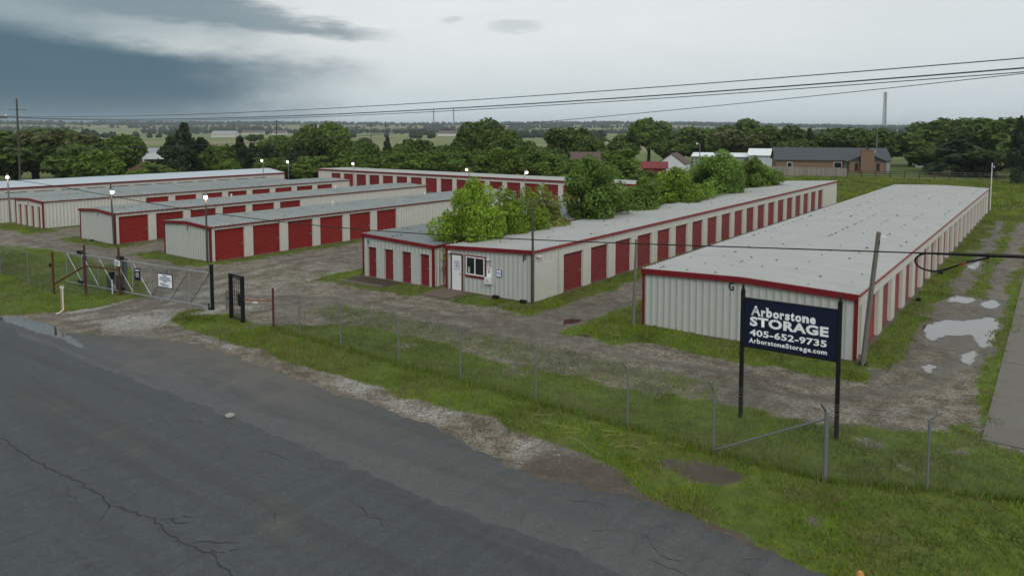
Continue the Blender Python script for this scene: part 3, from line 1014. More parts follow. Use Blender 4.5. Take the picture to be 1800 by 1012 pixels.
A1 = storage('storage_building', 'storage building with pale blue roof, farthest left of the rows', -108.4, -100.4, 20.0, 74.0, 2.75, 2.62, 0.5, -0.62,
             {'right': dict(doors=shift(bays(28.5, 14, 2.35, 3.05), 20.0), zd=2.1, door='door_maroon')}, 'roof_blue', 'wall_cream', 'wall_cream', 0.2, None, 0.24, 0)
H_ = storage('storage_building', 'long storage building closing the yard at the back below the trees', -97.0, -38.0, 78.0, 84.0, 2.5, 2.5, 0, 0,
             {'front': dict(doors=[(round(3.2 + i * 2.93, 2), round(5.42 + i * 2.93, 2)) for i in range(18)], zd=2.02, door='door_maroon')}, 'roof_light', 'wall_cream', 'wall_cream', 0.1, None, 0.22, 0)

# ---- office front of building F (local x from -27.57, wall faces -Y at y=31.05)
OX, OY = -27.57, 31.05


def office():
    y = -0.05
    # entrance door with frame, sign and knob
    d = MB().box(0.44, 1.14, y - 0.012, y + 0.03, 0.06, 2.02).build('office_door', 'white_paint', F)
    MB().box(0.36, 0.44, y - 0.03, y + 0.02, 0.05, 2.09).box(1.14, 1.22, y - 0.03, y + 0.02, 0.05, 2.09).box(0.441, 1.139, y - 0.03, y + 0.02, 2.021, 2.09).box(0.441, 1.139, y - 0.05, y + 0.02, 0.0, 0.058).build('door_frame', 'rust_brown', F)
    MB().sphere((1.06, y - 0.05, 1.0), 0.035, 8, 6).build('knob', 'galvanised_dark', d)
    s = MB().box(0.62, 0.99, y - 0.024, y - 0.013, 1.22, 1.70).build('door_notice', 'sign_blue', d)
    MB().box(0.645, 0.965, y - 0.030, y - 0.0245, 1.245, 1.675).build('notice_sheet', 'sign_white', s)
    m = MB()
    for i, (a, bb) in enumerate(((0.70, 0.92), (0.68, 0.94), (0.72, 0.90), (0.67, 0.95), (0.70, 0.93))):
        m.box(a, bb, y - 0.034, y - 0.0305, 1.60 - i * 0.07, 1.635 - i * 0.07)
    m.build('notice_print', 'sign_blue', s)
    # sliding window: red casing, white frame, two panes
    w = MB().box(1.38, 2.84, y - 0.015, y + 0.02, 0.88, 1.02).box(1.38, 1.45, y - 0.015, y + 0.02, 1.021, 2.10).box(2.77, 2.84, y - 0.015, y + 0.02, 1.021, 2.10).box(1.451, 2.769, y - 0.015, y + 0.02, 2.04, 2.10).build('window', 'trim_red', F)
    MB().box(1.451, 2.769, y - 0.03, y + 0.01, 1.021, 1.09).box(1.451, 2.769, y - 0.03, y + 0.01, 1.98, 2.039).box(1.451, 1.52, y - 0.03, y + 0.01, 1.091, 1.979).box(2.70, 2.769, y - 0.03, y + 0.01, 1.091, 1.979).box(2.07, 2.14, y - 0.032, y + 0.01, 1.091, 1.979).build('window_frame', 'white_paint', w)
    MB().box(1.521, 2.069, y - 0.004, y + 0.004, 1.092, 1.978).build('pane', 'glass_dark', w)
    MB().box(2.141, 2.699, y - 0.016, y - 0.008, 1.092, 1.978).build('pane', 'glass_dark', w)
    MB().box(1.60, 1.74, y - 0.008, y - 0.005, 1.12, 1.45).build('window_sticker', 'sticker_green', w)
    # notices and boxes on the wall right of the window
    p = MB().box(2.93, 3.23, y - 0.02, y + 0.02, 1.06, 1.55).build('wall_poster', 'sign_white', F)
    MB().add([(3.0, y - 0.024, 1.36), (3.08, y - 0.024, 1.24), (3.16, y - 0.024, 1.36), (3.12, y - 0.024, 1.40), (3.04, y - 0.024, 1.40)], [(0, 1, 2, 3, 4)]).build('poster_emblem', 'sign_magenta', p)
    MB().box(2.97, 3.19, y - 0.025, y - 0.021, 1.46, 1.51).build('poster_print', 'sign_magenta', p)
    bx = MB().box(2.86, 3.28, y - 0.16, y + 0.02, 0.70, 1.05).build('drop_box', 'white_plastic', F)
    MB().box(2.98, 3.04, y - 0.164, y - 0.1605, 0.82, 0.93).box(3.08, 3.16, y - 0.164, y - 0.1605, 0.80, 0.85).build('box_print', 'galvanised_dark', bx)
    n = MB().box(3.58, 3.92, y - 0.02, y + 0.02, 1.14, 1.52).build('wall_notice', 'sign_blue', F)
    MB().box(3.61, 3.89, y - 0.026, y - 0.021, 1.17, 1.49).build('notice_sheet', 'sign_white', n)
    MB().box(3.66, 3.84, y - 0.031, y - 0.0265, 1.38, 1.41).box(3.64, 3.86, y - 0.031, y - 0.0265, 1.31, 1.35).box(3.67, 3.83, y - 0.031, y - 0.0265, 1.23, 1.26).build('notice_print', 'sign_blue', n)
    for cx, cz in ((0.30, 2.14), (3.05, 2.0)):
        MB().box(cx - 0.09, cx + 0.09, y - 0.10, y + 0.02, cz - 0.03, cz + 0.04).sphere((cx + 0.05, y - 0.12, cz), 0.05, 8, 6).build('security_camera', 'white_plastic', F)
    # small flood light and conduit on the corner
    MB().box(5.95, 6.05, 0.25, 0.55, 2.38, 2.46).box(6.02, 6.12, 0.22, 0.58, 2.40, 2.45).build('wall_flood_light', 'white_plastic', F)
    MB().tube([(6.04, -0.09, 0.1), (6.05, -0.09, 1.2), (6.02, -0.09, 2.4)], 0.02, 6).build('conduit', 'conduit_white', F)
    # entrance pad
    MB().box(-0.1, 1.75, -2.0, -0.1, -0.1, 0.07).build('entrance_slab', 'slab_brown', F)
    # the plain cream first bay on the yard side
    MB().box(5.895, 5.93, 0.12, 2.25, 0.05, 2.0).build('blank_panel', 'wall_cream', F)


office()
# small white vent caps on the roofs behind
for i, (px, py, pz) in enumerate(((-49.2, 41, 2.6), (-48.9, 52, 2.6), (-62.4, 40, 2.6), (-61.9, 52, 2.6))):
    par = D_ if px > -55 else C_
    MB().tube([(px - par.location.x, py - par.location.y, 2.5), (px - par.location.x, py - par.location.y, 2.82)], 0.05, 8).sphere((px - par.location.x, py - par.location.y, 2.85), 0.10, 8, 5).build('vent_cap', 'white_plastic', par)
# lock hasp bait boxes at the wall feet
for i, (x, y, lab) in enumerate(((-5.75, 30.35, 'black bait box at the near corner of the G building'), (-5.7, 43.6, 'black bait box by the G building doors, nearest the large puddle'),
                                 (-5.7, 52.6, 'black bait box by the G building doors, beyond the slack cable loop'), (-23.9, 30.8, 'black bait box below the blue edged notice on the office wall'),
                                 (-22.1, 30.8, 'black bait box at the right end of the office wall'), (-62.2, 27.35, 'long black bait box at the foot of the C wall'))):
    m = MB().box(-0.17, 0.17, -0.11, 0.11, 0, 0.10).box(-0.15, 0.15, -0.09, 0.09, 0.101, 0.15).box(-0.175, -0.171, -0.03, 0.03, 0.02, 0.08)
    tag(m.build('bait_box', 'black_rubber', None, (x, y, 0.02), 0 if i > 2 else 1.57), lab, 'bait box', 'bait boxes at the wall feet')

# ------------------------------------------------------------------ puddles and concrete
def blob(poly, z, n=90, jit=0.10, seed=0):
    a = np.array(poly + [poly[0]])
    seg = np.hypot(*np.diff(a, axis=0).T)
    s = np.concatenate([[0], np.cumsum(seg)])
    q = np.linspace(0, s[-1], n, endpoint=False)
    x, y = np.interp(q, s, a[:, 0]), np.interp(q, s, a[:, 1])
    for _ in range(4):
        x = 0.5 * x + 0.25 * (np.roll(x, 1) + np.roll(x, -1))
        y = 0.5 * y + 0.25 * (np.roll(y, 1) + np.roll(y, -1))
    k = np.arange(n)
    c = (x.mean(), y.mean())
    j = 1 + (vnoise(k, k * 0, 3, seed) - 0.5) * jit * 2 + (vnoise(k, k * 0, 9, seed + 5) - 0.5) * jit * 3
    x, y = c[0] + (x - c[0]) * j, c[1] + (y - c[1]) * j
    return [(p, q_, z) for p, q_ in zip(x, y)]


def puddle_mesh(poly, z, seed, grow=0.16):
    """shallow sheet of water on a fine grid; depth (tint) falls to nothing at the shore, which the material breaks up"""
    a = np.array(blob(poly, z, 120, 0.03, seed))[:, :2]
    mn, mx = a.min(0) - 0.4, a.max(0) + 0.4
    st = max(0.06, (mx - mn).max() / 70)
    gx, gy = np.meshgrid(np.arange(mn[0], mx[0], st), np.arange(mn[1], mx[1], st))
    px, py = gx.ravel(), gy.ravel()
    b_ = np.roll(a, -1, 0)
    inside = np.zeros(len(px), bool)
    dist = np.full(len(px), 1e9)
    for (x0, y0), (x1, y1) in zip(a, b_):
        c_ = ((y0 > py) != (y1 > py)) & (px < (x1 - x0) * (py - y0) / (y1 - y0 + 1e-12) + x0)
        inside ^= c_
        t_ = np.clip(((px - x0) * (x1 - x0) + (py - y0) * (y1 - y0)) / ((x1 - x0) ** 2 + (y1 - y0) ** 2 + 1e-12), 0, 1)
        dist = np.minimum(dist, np.hypot(px - x0 - t_ * (x1 - x0), py - y0 - t_ * (y1 - y0)))
    sd = np.where(inside, dist, -dist)
    dep = np.clip(0.5 + sd / 0.55, 0, 1)
    ny, nx = gx.shape
    i_ = np.arange(nx * ny).reshape(ny, nx)
    f = np.stack([i_[:-1, :-1], i_[:-1, 1:], i_[1:, 1:], i_[1:, :-1]], -1).reshape(-1, 4)
    f = f[dep[f].max(1) > 0]
    used, inv = np.unique(f, return_inverse=True)
    V = np.stack([px, py, np.full(len(px), z)], 1)[used]
    D = dep[used]
    return np_mesh('puddle', V, inv.reshape(f.shape), M['water'], np.stack([D, D, D, np.ones_like(D)], 1), True)


pl_names = ['oblong sky reflecting puddle far up the lane beside the grass strip', 'round puddle next to the concrete drive edge', 'largest ragged puddle across the gravel lane', 'small puddle nearest the sign end of the lane, right one',
            'small oval puddle nearest the sign end of the lane, left one', 'faint long puddle farthest up the lane', 'bright little puddle in front of the G building grass', 'brown puddle between the F and G buildings']
for i, p in enumerate(PUDDLES):
    o = link('puddle', puddle_mesh(p, 0.010, i + 3))
    tag(o, pl_names[i], 'puddle', 'rain puddles')
wp = [(-40.2, 14.0), (-38.6, 14.2), (-37.2, 14.3), (-35.6, 14.2), (-34.6, 14.05), (-33.4, 13.95), (-32.2, 13.75), (-31.4, 13.5), (-32.4, 13.45), (-34.3, 13.6), (-36.2, 13.4), (-38.5, 13.3), (-40.5, 13.4)]
tag(link('puddle', puddle_mesh(wp, 0.019, 31)), 'shallow runoff puddle at the left road edge by the gate drive', 'puddle', 'rain puddles')

drive = tag(link('driveway', None, None, (-1.5, 24.9, 0)), kind='structure')
slab = MB().box(0.0, 3.6, 0.0, 4.45, -0.2, 0.05).mesh('slab', 'concrete')
for i in range(3):
    for j in range(27):
        o = link('slab', slab, drive, (i * 3.62, j * 4.48, random.uniform(-0.008, 0.008)))

# timber edging board by building E
tag(MB().box(0, 3.4, -0.05, 0.05, 0.0, 0.14).build('timber_edging', 'wood_grey', None, (-34.0, 28.75, 0), R(4)), 'weathered timber edging board lying before the E building', 'board')

# tar filled cracks in the road
def crack(pts, w, name='road_crack'):
    v, f = [], []
    P = []
    for (a, b) in zip(pts[:-1], pts[1:]):
        n = max(2, int(math.dist(a, b) / 0.15))
        for i in range(n):
            t = i / n
            P.append((a[0] + (b[0] - a[0]) * t, a[1] + (b[1] - a[1]) * t))
    P.append(pts[-1])
    for i, (x, y) in enumerate(P):
        x += random.uniform(-.03, .03)
        y += random.uniform(-.05, .05)
        ww = w * (0.4 + random.random()) * min(1, 0.3 + 4 * min(i, len(P) - 1 - i) / len(P))
        v += [(x, y - ww / 2, 0.040), (x, y + ww / 2, 0.040)]
    for i in range(len(P) - 1):
        k = 2 * i
        f.append((k, k + 2, k + 3, k + 1))
    return (v, f)


m = MB()
main = [(-30, 7.75), (-24.6, 8.03), (-22, 8.0), (-19.7, 8.14), (-17.9, 8.1), (-16.46, 8.34), (-15.6, 8.25), (-14.83, 8.23), (-14.0, 8.35), (-13.3, 8.21), (-11, 8.1), (-8, 8.3)]
for c_, w_ in ((main, 0.03), ([(-16.4, 8.35), (-16.15, 8.6), (-15.9, 8.58), (-15.6, 8.75)], 0.035), ([(-16.2, 8.5), (-16.0, 8.85), (-15.75, 9.0)], 0.03), ([(-19.5, 8.15), (-18.9, 9.1), (-18.6, 10.0)], 0.02), ([(-22.6, 8.05), (-22.2, 8.9)], 0.02), ([(-14.9, 8.3), (-14.6, 8.6), (-14.35, 8.7), (-14.0, 9.0)], 0.026), ([(-14.3, 8.4), (-13.95, 8.55), (-13.8, 8.8)], 0.024),
               ([(-18, 8.1), (-17.4, 7.6)], 0.03), ([(-14.2, 8.3), (-14.3, 7.7)], 0.03), ([(-26, 8), (-25.7, 8.9)], 0.02)):
    m.add(*crack(c_, w_))
for k in range(34):      # fine crazing and transverse cracks
    if k < 16:
        x, y = random.uniform(-9.5, -4.5), random.uniform(12.9, 15.0)
    else:
        x, y = random.uniform(-30, -6), random.uniform(6.5, 12.3)
    a_ = random.choice((0.0, 1.5, 0.8, 2.2)) + random.uniform(-.3, .3)
    p_ = [(x, y)]
    for j in range(random.randint(2, 4)):
        a_ += random.uniform(-.6, .6)
        l_ = random.uniform(0.2, 0.6)
        p_.append((p_[-1][0] + l_ * math.cos(a_), min(p_[-1][1] + l_ * math.sin(a_), 15.1)))
    v_, f_ = crack(p_, 0.014)
    m.add([(q[0], q[1], 0.040 if q[1] < 12.6 else (0.020 if k < 16 else 0.040)) for q in v_], f_)
tag(m.build('road_crack', 'tar'), 'dark tar filled crack with side branches along the road', 'crack')

# ------------------------------------------------------------------ gate, fences, sign
def rect_post(x, y, h, s, mat, par, name='post', z=0.0):
    return MB().box(x - s / 2, x + s / 2, y - s / 2, y + s / 2, z, h).build(name, mat, par)


def round_post(x, y, h, r, mat, par, name='post'):
    return MB().tube([(x, y, -0.05), (x, y, h)], r, 8).sphere((x, y, h), r * 1.15, 8, 4, 0.6).build(name, mat, par)


def chain_link(par, a, b, h, z=0.05, pitch=0.085, wr=0.0013):
    """diamond mesh of straight crossing wires between two posts"""
    a, b = Vector((a[0], a[1], 0)), Vector((b[0], b[1], 0))
    L = (b - a).length
    u = (b - a).normalized()
    nrm = Vector((-u.y, u.x, 0))
    m = MB()
    s = -h
    while s < L:
        for sg in (0, 1):
            # line from (s,0) to (s+h,h) or mirrored
            p0, p1 = (s, 0.0), (s + h, h)
            if sg:
                p0, p1 = (s, h), (s + h, 0.0)
            t0 = max(0.0, (0 - p0[0]) / (p1[0] - p0[0]))
            t1 = min(1.0, (L - p0[0]) / (p1[0] - p0[0]))
            if t1 <= t0:
                continue
            q = []
            for t in (t0, t1):
                ss = p0[0] + (p1[0] - p0[0]) * t
                zz = p0[1] + (p1[1] - p0[1]) * t + z
                q.append(a + u * ss + Vector((0, 0, zz)) + nrm * (0.003 if sg else -0.003))
            d = (q[1] - q[0]).normalized()
            o1 = d.cross(nrm).normalized() * wr * 1.6
            o2 = nrm * wr * 1.6
            vs = []
            for p in q:
                vs += [p + o1, p - o1 * 0.5 + o2 * 0.87, p - o1 * 0.5 - o2 * 0.87]
            m.add(vs, [(0, 1, 4, 3), (1, 2, 5, 4), (2, 0, 3, 5)])
        s += pitch
    return m.build('chain_link_mesh', 'chain_wire', par)


def fence_run(par, pts, h, tall=None, arms=True, post_mat='galvanised', skip_posts=(), arm_dir=(0, -1), turn=99):
    for i, (x, y) in enumerate(pts):
        if i in skip_posts:
            continue
        r = 0.03 if not (tall and i in tall) else 0.055
        p = round_post(x, y, h + 0.03, r, post_mat, par, 'fence_post')
        if arms:
            ax, ay = arm_dir if i < turn else (0.9, -0.3)
            MB().bar((x, y, h + 0.0), (x + 0.32 * ax, y + 0.32 * ay, h + 0.30), 0.042, 0.022).build('barbed_wire_arm', 'galvanised_dark' if (tall and i in tall) else 'galvanised', p)
    for (a, b) in zip(pts[:-1], pts[1:]):
        chain_link(par, a, b, h - 0.08)
        for k, (zz, off) in enumerate(((h - 0.02, 0), (h + 0.10, 0.08), (h + 0.19, 0.16), (h + 0.28, 0.24))):
            ax, ay = arm_dir
            if arms or k == 0:
                q = [(a[0] + ax * off, a[1] + ay * off, zz), ((a[0] + b[0]) / 2 + ax * off, (a[1] + b[1]) / 2 + ay * off, zz - 0.02), (b[0] + ax * off, b[1] + ay * off, zz)]
                MB().tube(q, 0.0028, 4, False).build('fence_wire', 'galvanised', par)


fence = thing('chain_link_fence', 'chain link fence with barbed wire arms along the roadside grass', 'fence', (0, 0, 0))
posts = [(-28.26, 20.06), (-26.32, 20.0), (-23.63, 19.99), (-20.1, 19.83), (-16.97, 19.82), (-13.63, 19.73), (-10.18, 19.6), (-7.44, 19.47), (-4.52, 19.59), (-2.34, 20.57), (-0.2, 21.5), (2.2, 22.5)]
fence_run(fence, posts, 1.80, tall=(8,), skip_posts=(0,), arm_dir=(-0.25, -0.9), turn=9)
MB().tube([(-7.40, 19.50, 0.10), (-4.56, 19.62, 1.62)], 0.026, 8).build('brace_rail', 'galvanised', fence)
round_post(-28.26, 20.06, 1.85, 0.05, 'rust_brown', fence, 'corner_post')
MB().tube([(-28.2, 20.06, 1.30), (-29.4, 19.98, 1.16), (-30.25, 19.9, 1.08)], 0.032, 6).build('rusty_rail', 'rust_red', fence)
MB().box(-29.6, -29.3, 19.9, 19.98, 1.04, 1.10).build('rail_tag', 'white_plastic', fence)

lf = thing('chain_link_fence', 'chain link fence left of the gate above the mown grass', 'fence', (0, 0, 0))
fence_run(lf, [(-62.5, 17.7), (-57.6, 17.75), (-52.7, 17.7), (-47.9, 17.46), (-43.94, 17.24)], 1.85, skip_posts=(4,), arm_dir=(-0.3, -0.9))

# rust coloured pipe posts and braces beside the gate
pf = thing('pipe_brace_fence', 'rust brown pipe posts with sloping brace rails left of the gate', 'fence', (-43.94, 17.24, 0))
A, B, Cc = (0, 0), (1.55, 0.97), (3.34, 1.94)
for (x, y), h in ((A, 2.31), (B, 2.72), (Cc, 2.6)):
    round_post(x, y, h, 0.06, 'rust_brown', pf, 'post')
MB().tube([(A[0], A[1], 0.55), (B[0], B[1], 1.58)], 0.045, 8).build('brace_rail', 'rust_brown', pf)
MB().tube([(B[0], B[1], 1.6), (Cc[0], Cc[1], 1.42)], 0.045, 8).build('top_rail', 'rust_brown', pf)
chain_link(pf, A, B, 1.75)
chain_link(pf, B, Cc, 1.75)
s = MB().box(Cc[0] - 0.26, Cc[0] + 0.26, Cc[1] - 0.10, Cc[1] - 0.075, 1.66, 1.96).build('notice_plate', 'sign_white', pf)
MB().box(Cc[0] - 0.17, Cc[0] + 0.17, Cc[1] - 0.106, Cc[1] - 0.101, 1.85, 1.90).box(Cc[0] - 0.2, Cc[0] + 0.2, Cc[1] - 0.106, Cc[1] - 0.101, 1.77, 1.81).box(Cc[0] - 0.15, Cc[0] + 0.15, Cc[1] - 0.106, Cc[1] - 0.101, 1.70, 1.73).build('notice_print', 'sign_blue', s)
MB().box(-0.36, -0.20, -0.06, 0.06, 1.5, 1.66).build('sensor_box', 'black_rubber', pf)

# sliding cantilever gate
ga, gb = Vector((-46.2, 18.85, 0)), Vector((-33.75, 20.3, 0))
gate = thing('sliding_gate', 'galvanised cantilever sliding gate across the gravel drive', 'gate', ga, math.atan2(gb.y - ga.y, gb.x - ga.x))
GL = (gb - ga).length
zt, zb = 1.86, 0.16
MB().tube([(0, 0, zt), (GL, 0, zt)], 0.036, 8).build('top_rail', 'gate_metal', gate)
MB().tube([(0, 0, zb), (GL, 0, zb)], 0.036, 8).build('bottom_rail', 'gate_metal', gate)
ng = 8
for i in range(ng + 1):
    x = GL * i / ng
    MB().tube([(x, 0, zb), (x, 0, zt)], 0.024, 6).build('upright', 'gate_metal', gate)
    if i in (3, 4, 5, 6, 7, 8):
        MB().tube([(x - 0.02, 0, zt), (x - 0.02, 0, zt + 0.36)], 0.012, 5).build('wire_spike', 'galvanised', gate)
for i in range(ng):
    x0_, x1_ = GL * i / ng, GL * (i + 1) / ng
    if i < 5:
        MB().tube([(x0_, 0.03, zt), (x1_, 0.03, zb)], 0.02, 6).build('diagonal_brace', 'conduit_white' if i < 5 else 'galvanised', gate)
    else:
        MB().tube([(x0_, 0.03, zb), (x1_, 0.03, zt)], 0.02, 6).build('diagonal_brace', 'galvanised_dark', gate)
chain_link(gate, (0, 0.015), (GL, 0.015), 1.66, 0.18)
ns = MB().box(6.55, 7.03, -0.06, -0.045, 0.92, 1.58).build('gate_sign', 'sign_navy', gate)
MB().box(6.62, 6.96, -0.065, -0.061, 1.44, 1.50).box(6.66, 6.92, -0.065, -0.061, 1.30, 1.33).box(6.64, 6.94, -0.065, -0.061, 1.22, 1.25).box(6.66, 6.92, -0.065, -0.061, 1.12, 1.15).build('sign_print', 'sign_white', ns)
ws = MB().box(8.55, 9.75, -0.075, -0.045, 0.78, 1.52).build('gate_sign', 'sign_navy', gate)
MB().box(8.59, 9.71, -0.081, -0.076, 0.82, 1.48).build('sign_sheet', 'sign_white', ws)
m = MB()
for a, bb, zz, hh in ((8.95, 9.3, 1.38, 0.05), (8.72, 9.58, 1.27, 0.055), (8.68, 9.62, 1.17, 0.05), (8.98, 9.32, 1.08, 0.05), (8.75, 9.2, 0.98, 0.03), (8.72, 9.5, 0.92, 0.03), (8.85, 9.4, 0.86, 0.03)):
    m.box(a, bb, -0.086, -0.0815, zz, zz + hh)
m.build('sign_print', 'sign_blue', ws)
# gate receiver post
gp = thing('gate_post', 'black steel post where the sliding gate closes', 'post', (-33.75, 20.42, 0))
MB().box(-0.07, 0.07, -0.07, 0.07, -0.05, 2.3).build('post', 'black_paint', gp)
MB().box(-0.14, 0.0, -0.16, -0.071, 0.05, 0.35).box(-0.12, 0.0, -0.14, -0.071, 1.7, 1.9).build('latch_guide', 'black_paint', gp)
# roller posts holding the gate
for (x, y, lab) in ((-44.75, 19.05, 'dark roller post at the open end of the sliding gate'), (-41.0, 19.5, 'dark roller post behind the rust brown pipe post')):
    r_ = thing('roller_post', lab, 'post', (x, y, 0), 0, 'gate roller posts')
    MB().box(-0.12, 0.12, 0.06, 0.26, -0.05, 1.95).build('post', 'galvanised_dark', r_)
    for zz in (1.86, 0.16):
        k = MB()
        k.tube([(-0.26, -0.09, zz + 0.12), (-0.26, 0.09, zz + 0.12)], 0.11, 10).tube([(0.05, -0.09, zz + 0.12), (0.05, 0.09, zz + 0.12)], 0.11, 10)
        k.build('guide_roller', 'black_rubber', r_)
# gate operator cabinet
op = thing('gate_operator', 'dark green gate motor cabinet behind the pipe posts', 'gate motor', (-42.2, 19.75, 0), R(7))
MB().box(-0.5, 0.5, -0.3, 0.3, 0.0, 0.08).build('base', 'concrete', op)
MB().box(-0.46, 0.46, -0.27, 0.27, 0.081, 0.86).box(-0.43, 0.43, -0.24, 0.24, 0.861, 0.92).build('housing', 'cabinet_green', op)
MB().box(0.12, 0.30, -0.285, -0.271, 0.15, 0.42).build('access_plate', 'galvanised', op)
kp = thing('keypad_post', 'white conduit and black keypad standing by the third pipe post', 'keypad', (-40.95, 18.95, 0))
MB().tube([(0, 0, 0), (0, 0, 1.1)], 0.03, 8).build('post', 'conduit_white', kp)
MB().box(-0.12, 0.12, -0.1, 0.1, 1.101, 1.32).box(-0.06, 0.06, -0.05, 0.05, 0.9, 1.1).build('keypad_head', 'black_rubber', kp)
# wooden stub post with white pipe
wpost = thing('stub_post', 'short yellow timber post with white pipe at the drive edge', 'post', (-39.1, 15.7, 0))
MB().box(-0.06, 0.06, -0.06, 0.06, -0.05, 1.38).build('post', 'wood_yellow', wpost)
MB().tube([(0.11, -0.02, 1.28), (0.11, -0.02, 0.18), (0.06, -0.2, 0.03), (0.0, -0.32, 0.02)], 0.035, 8).box(-0.07, 0.15, -0.075, 0.04, 1.22, 1.32).build('pipe', 'conduit_white', wpost)
# keypad pedestal inside the gate
pk = thing('entry_pedestal', 'small weathered post with blue reader inside the gate', 'post', (-33.3, 20.95, 0))
MB().box(-0.05, 0.05, -0.05, 0.05, 0, 0.95).build('post', 'wood_grey', pk)
MB().box(0.10, 0.30, -0.05, 0.05, 0.55, 0.64).build('reader', 'sign_blue', pk)

# black pedestrian gate with welded wire grid
pg = thing('walk_gate', 'tall black steel walk gate with square wire grid', 'gate', (-31.42, 19.98, 0), math.atan2(-0.11, 1.1))
for x in (0, 1.1):
    MB().box(x - 0.075, x + 0.075, -0.075, 0.075, -0.05, 2.1).build('post', 'black_paint', pg)
MB().box(-0.075, 1.175, -0.07, 0.07, 2.101, 2.2).build('head_rail', 'black_paint', pg)
lf_ = MB().box(0.10, 0.15, -0.025, 0.025, 0.08, 2.05).box(0.95, 1.0, -0.025, 0.025, 0.08, 2.05).box(0.151, 0.949, -0.025, 0.025, 2.0, 2.05).box(0.151, 0.949, -0.025, 0.025, 0.08, 0.13).build('gate_leaf', 'black_paint', pg)
for i in range(3):
    x = 0.151 + 0.8 * (i + 1) / 4
    MB().box(x - 0.008, x + 0.008, -0.008, 0.008, 0.13, 2.0).build('grid_bar', 'black_paint', lf_)
for i in range(1, 9):
    z = 0.13 + 1.87 * i / 9
    MB().box(0.151, 0.949, 0.009, 0.025, z - 0.008, z + 0.008).build('grid_bar', 'black_paint', lf_)
MB().box(0.72, 0.945, -0.05, 0.06, 0.78, 1.32).build('lock_box', 'black_rubber', pg)

# big sign on two black posts
sg = thing('roadside_sign', 'navy blue storage sign with white lettering on two black posts', 'sign', (-7.71, 22.42, 0), math.atan2(0.06, 2.8))
SW = 2.80
for x in (0, SW):
    p = MB().box(x - 0.055, x + 0.055, -0.055, 0.055, -0.1, 4.02).build('post', 'black_paint', sg)
    MB().tube([(x, 0, 4.02), (x, 0, 4.08), (x, 0, 4.10), (x, 0, 4.16), (x, 0, 4.30)], [0.065, 0.065, 0.03, 0.045, 0.005], 8).build('finial', 'black_paint', p)
bd = MB().box(0.057, SW - 0.057, -0.03, 0.03, 2.34, 3.80).build('sign_board', 'sign_navy', sg)
MB().box(0.056, SW - 0.056, -0.045, 0.045, 2.29, 2.338).build('board_edging', 'black_paint', sg)
MB().box(0.056, SW - 0.056, -0.045, 0.045, 3.802, 3.835).build('board_edging', 'black_paint', sg)
yf = 0.034
zt_ = 3.80
vz = lambda v: zt_ - v * 1.46
ux = lambda u: 0.06 + u * (SW - 0.12)
GLYPH = {'A': (1.3, 1.45, ((0.1, 0.34, 0), (0.88, 0.4, 0))), 'r': (0.72, 1.0, ((0.25, 0.55, 0), (0.08, 0.25, 1.0))), 'b': (1.0, 1.5, ((0.02, 0.25, 1.5),)), 'o': (0.98, 1.0, ()), 's': (0.76, 1.0, ()), 't': (0.62, 1.32, ()),
         'n': (1.05, 1.0, ((0.15, 0.36, 0), (0.86, 0.36, 0), (0.05, 0.2, 1.0))), 'e': (0.92, 1.0, ()), 'S': (0.98, 1.45, ()), 'g': (0.98, 1.0, ()), 'a': (0.92, 1.0, ()), '.': (0.32, 0.28, ()), 'c': (0.88, 1.0, ()),
         'm': (1.55, 1.0, ((0.1, 0.25, 0), (0.5, 0.22, 0), (0.9, 0.25, 0), (0.03, 0.14, 1.0)))}


def serif_line(body, x0, x1, zb, zx, bold):
    """a line of lettering set glyph by glyph, with slab serifs on the stems; zb baseline, zx x-height"""
    xh = zx - zb
    tot = sum(GLYPH[c_][0] + 0.12 for c_ in body) - 0.12
    k = (x1 - x0) / tot
    out = []
    x = x0
    for c_ in body:
        w_, h_, ser = GLYPH[c_]
        lo = zb - (0.42 * xh if c_ == 'g' else 0)
        out.append(text_mesh(c_, x, x + w_ * k, lo, zb + h_ * xh, yf, 'sign_white', bold))
        if ser:
            m_ = MB()
            for f_, sw, lev in ser:
                cx_ = x + f_ * w_ * k
                z_ = zb + lev * xh
                hw = sw * w_ * k / 2
                if lev > 0:
                    z_ -= 0.13 * xh
                m_.add([(cx_ - hw, -yf, z_), (cx_ + hw, -yf, z_), (cx_ + hw, -yf, z_ + 0.13 * xh), (cx_ - hw, -yf, z_ + 0.13 * xh)], [(0, 1, 2, 3)])
            out.append(m_.mesh('lettering', 'sign_white'))
        x += (w_ + 0.12) * k
    return out


bits = []
bits.append(text_mesh('A', ux(0.075), ux(0.185), vz(0.34), vz(0.125), yf, 'sign_white', 0.03))
bits += serif_line('rborstone', ux(0.190), ux(0.78), vz(0.342), vz(0.205), 0.05)
bits.append(text_mesh('STORAGE', ux(0.065), ux(0.915), vz(0.565), vz(0.36), yf, 'sign_white', 0.045, spacing=1.08))
bits.append(text_mesh('405-652-9735', ux(0.065), ux(0.90), vz(0.775), vz(0.63), yf, 'sign_white', 0.032, spacing=1.06))
bits += serif_line('ArborstoneStorage.com', ux(0.06), ux(0.905), vz(0.925), vz(0.855), 0.036)
for me in bits:
    link('lettering', me, bd)
cut = MB()
for k in range(4):
    z = vz(0.335 - k * 0.045)
    cut.box(ux(0.07), ux(0.135 + 0.006 * k), -yf - 0.006, -yf - 0.003, z + 0.012, z + 0.030)
cut.build('emblem_stripes', 'sign_navy', bd)

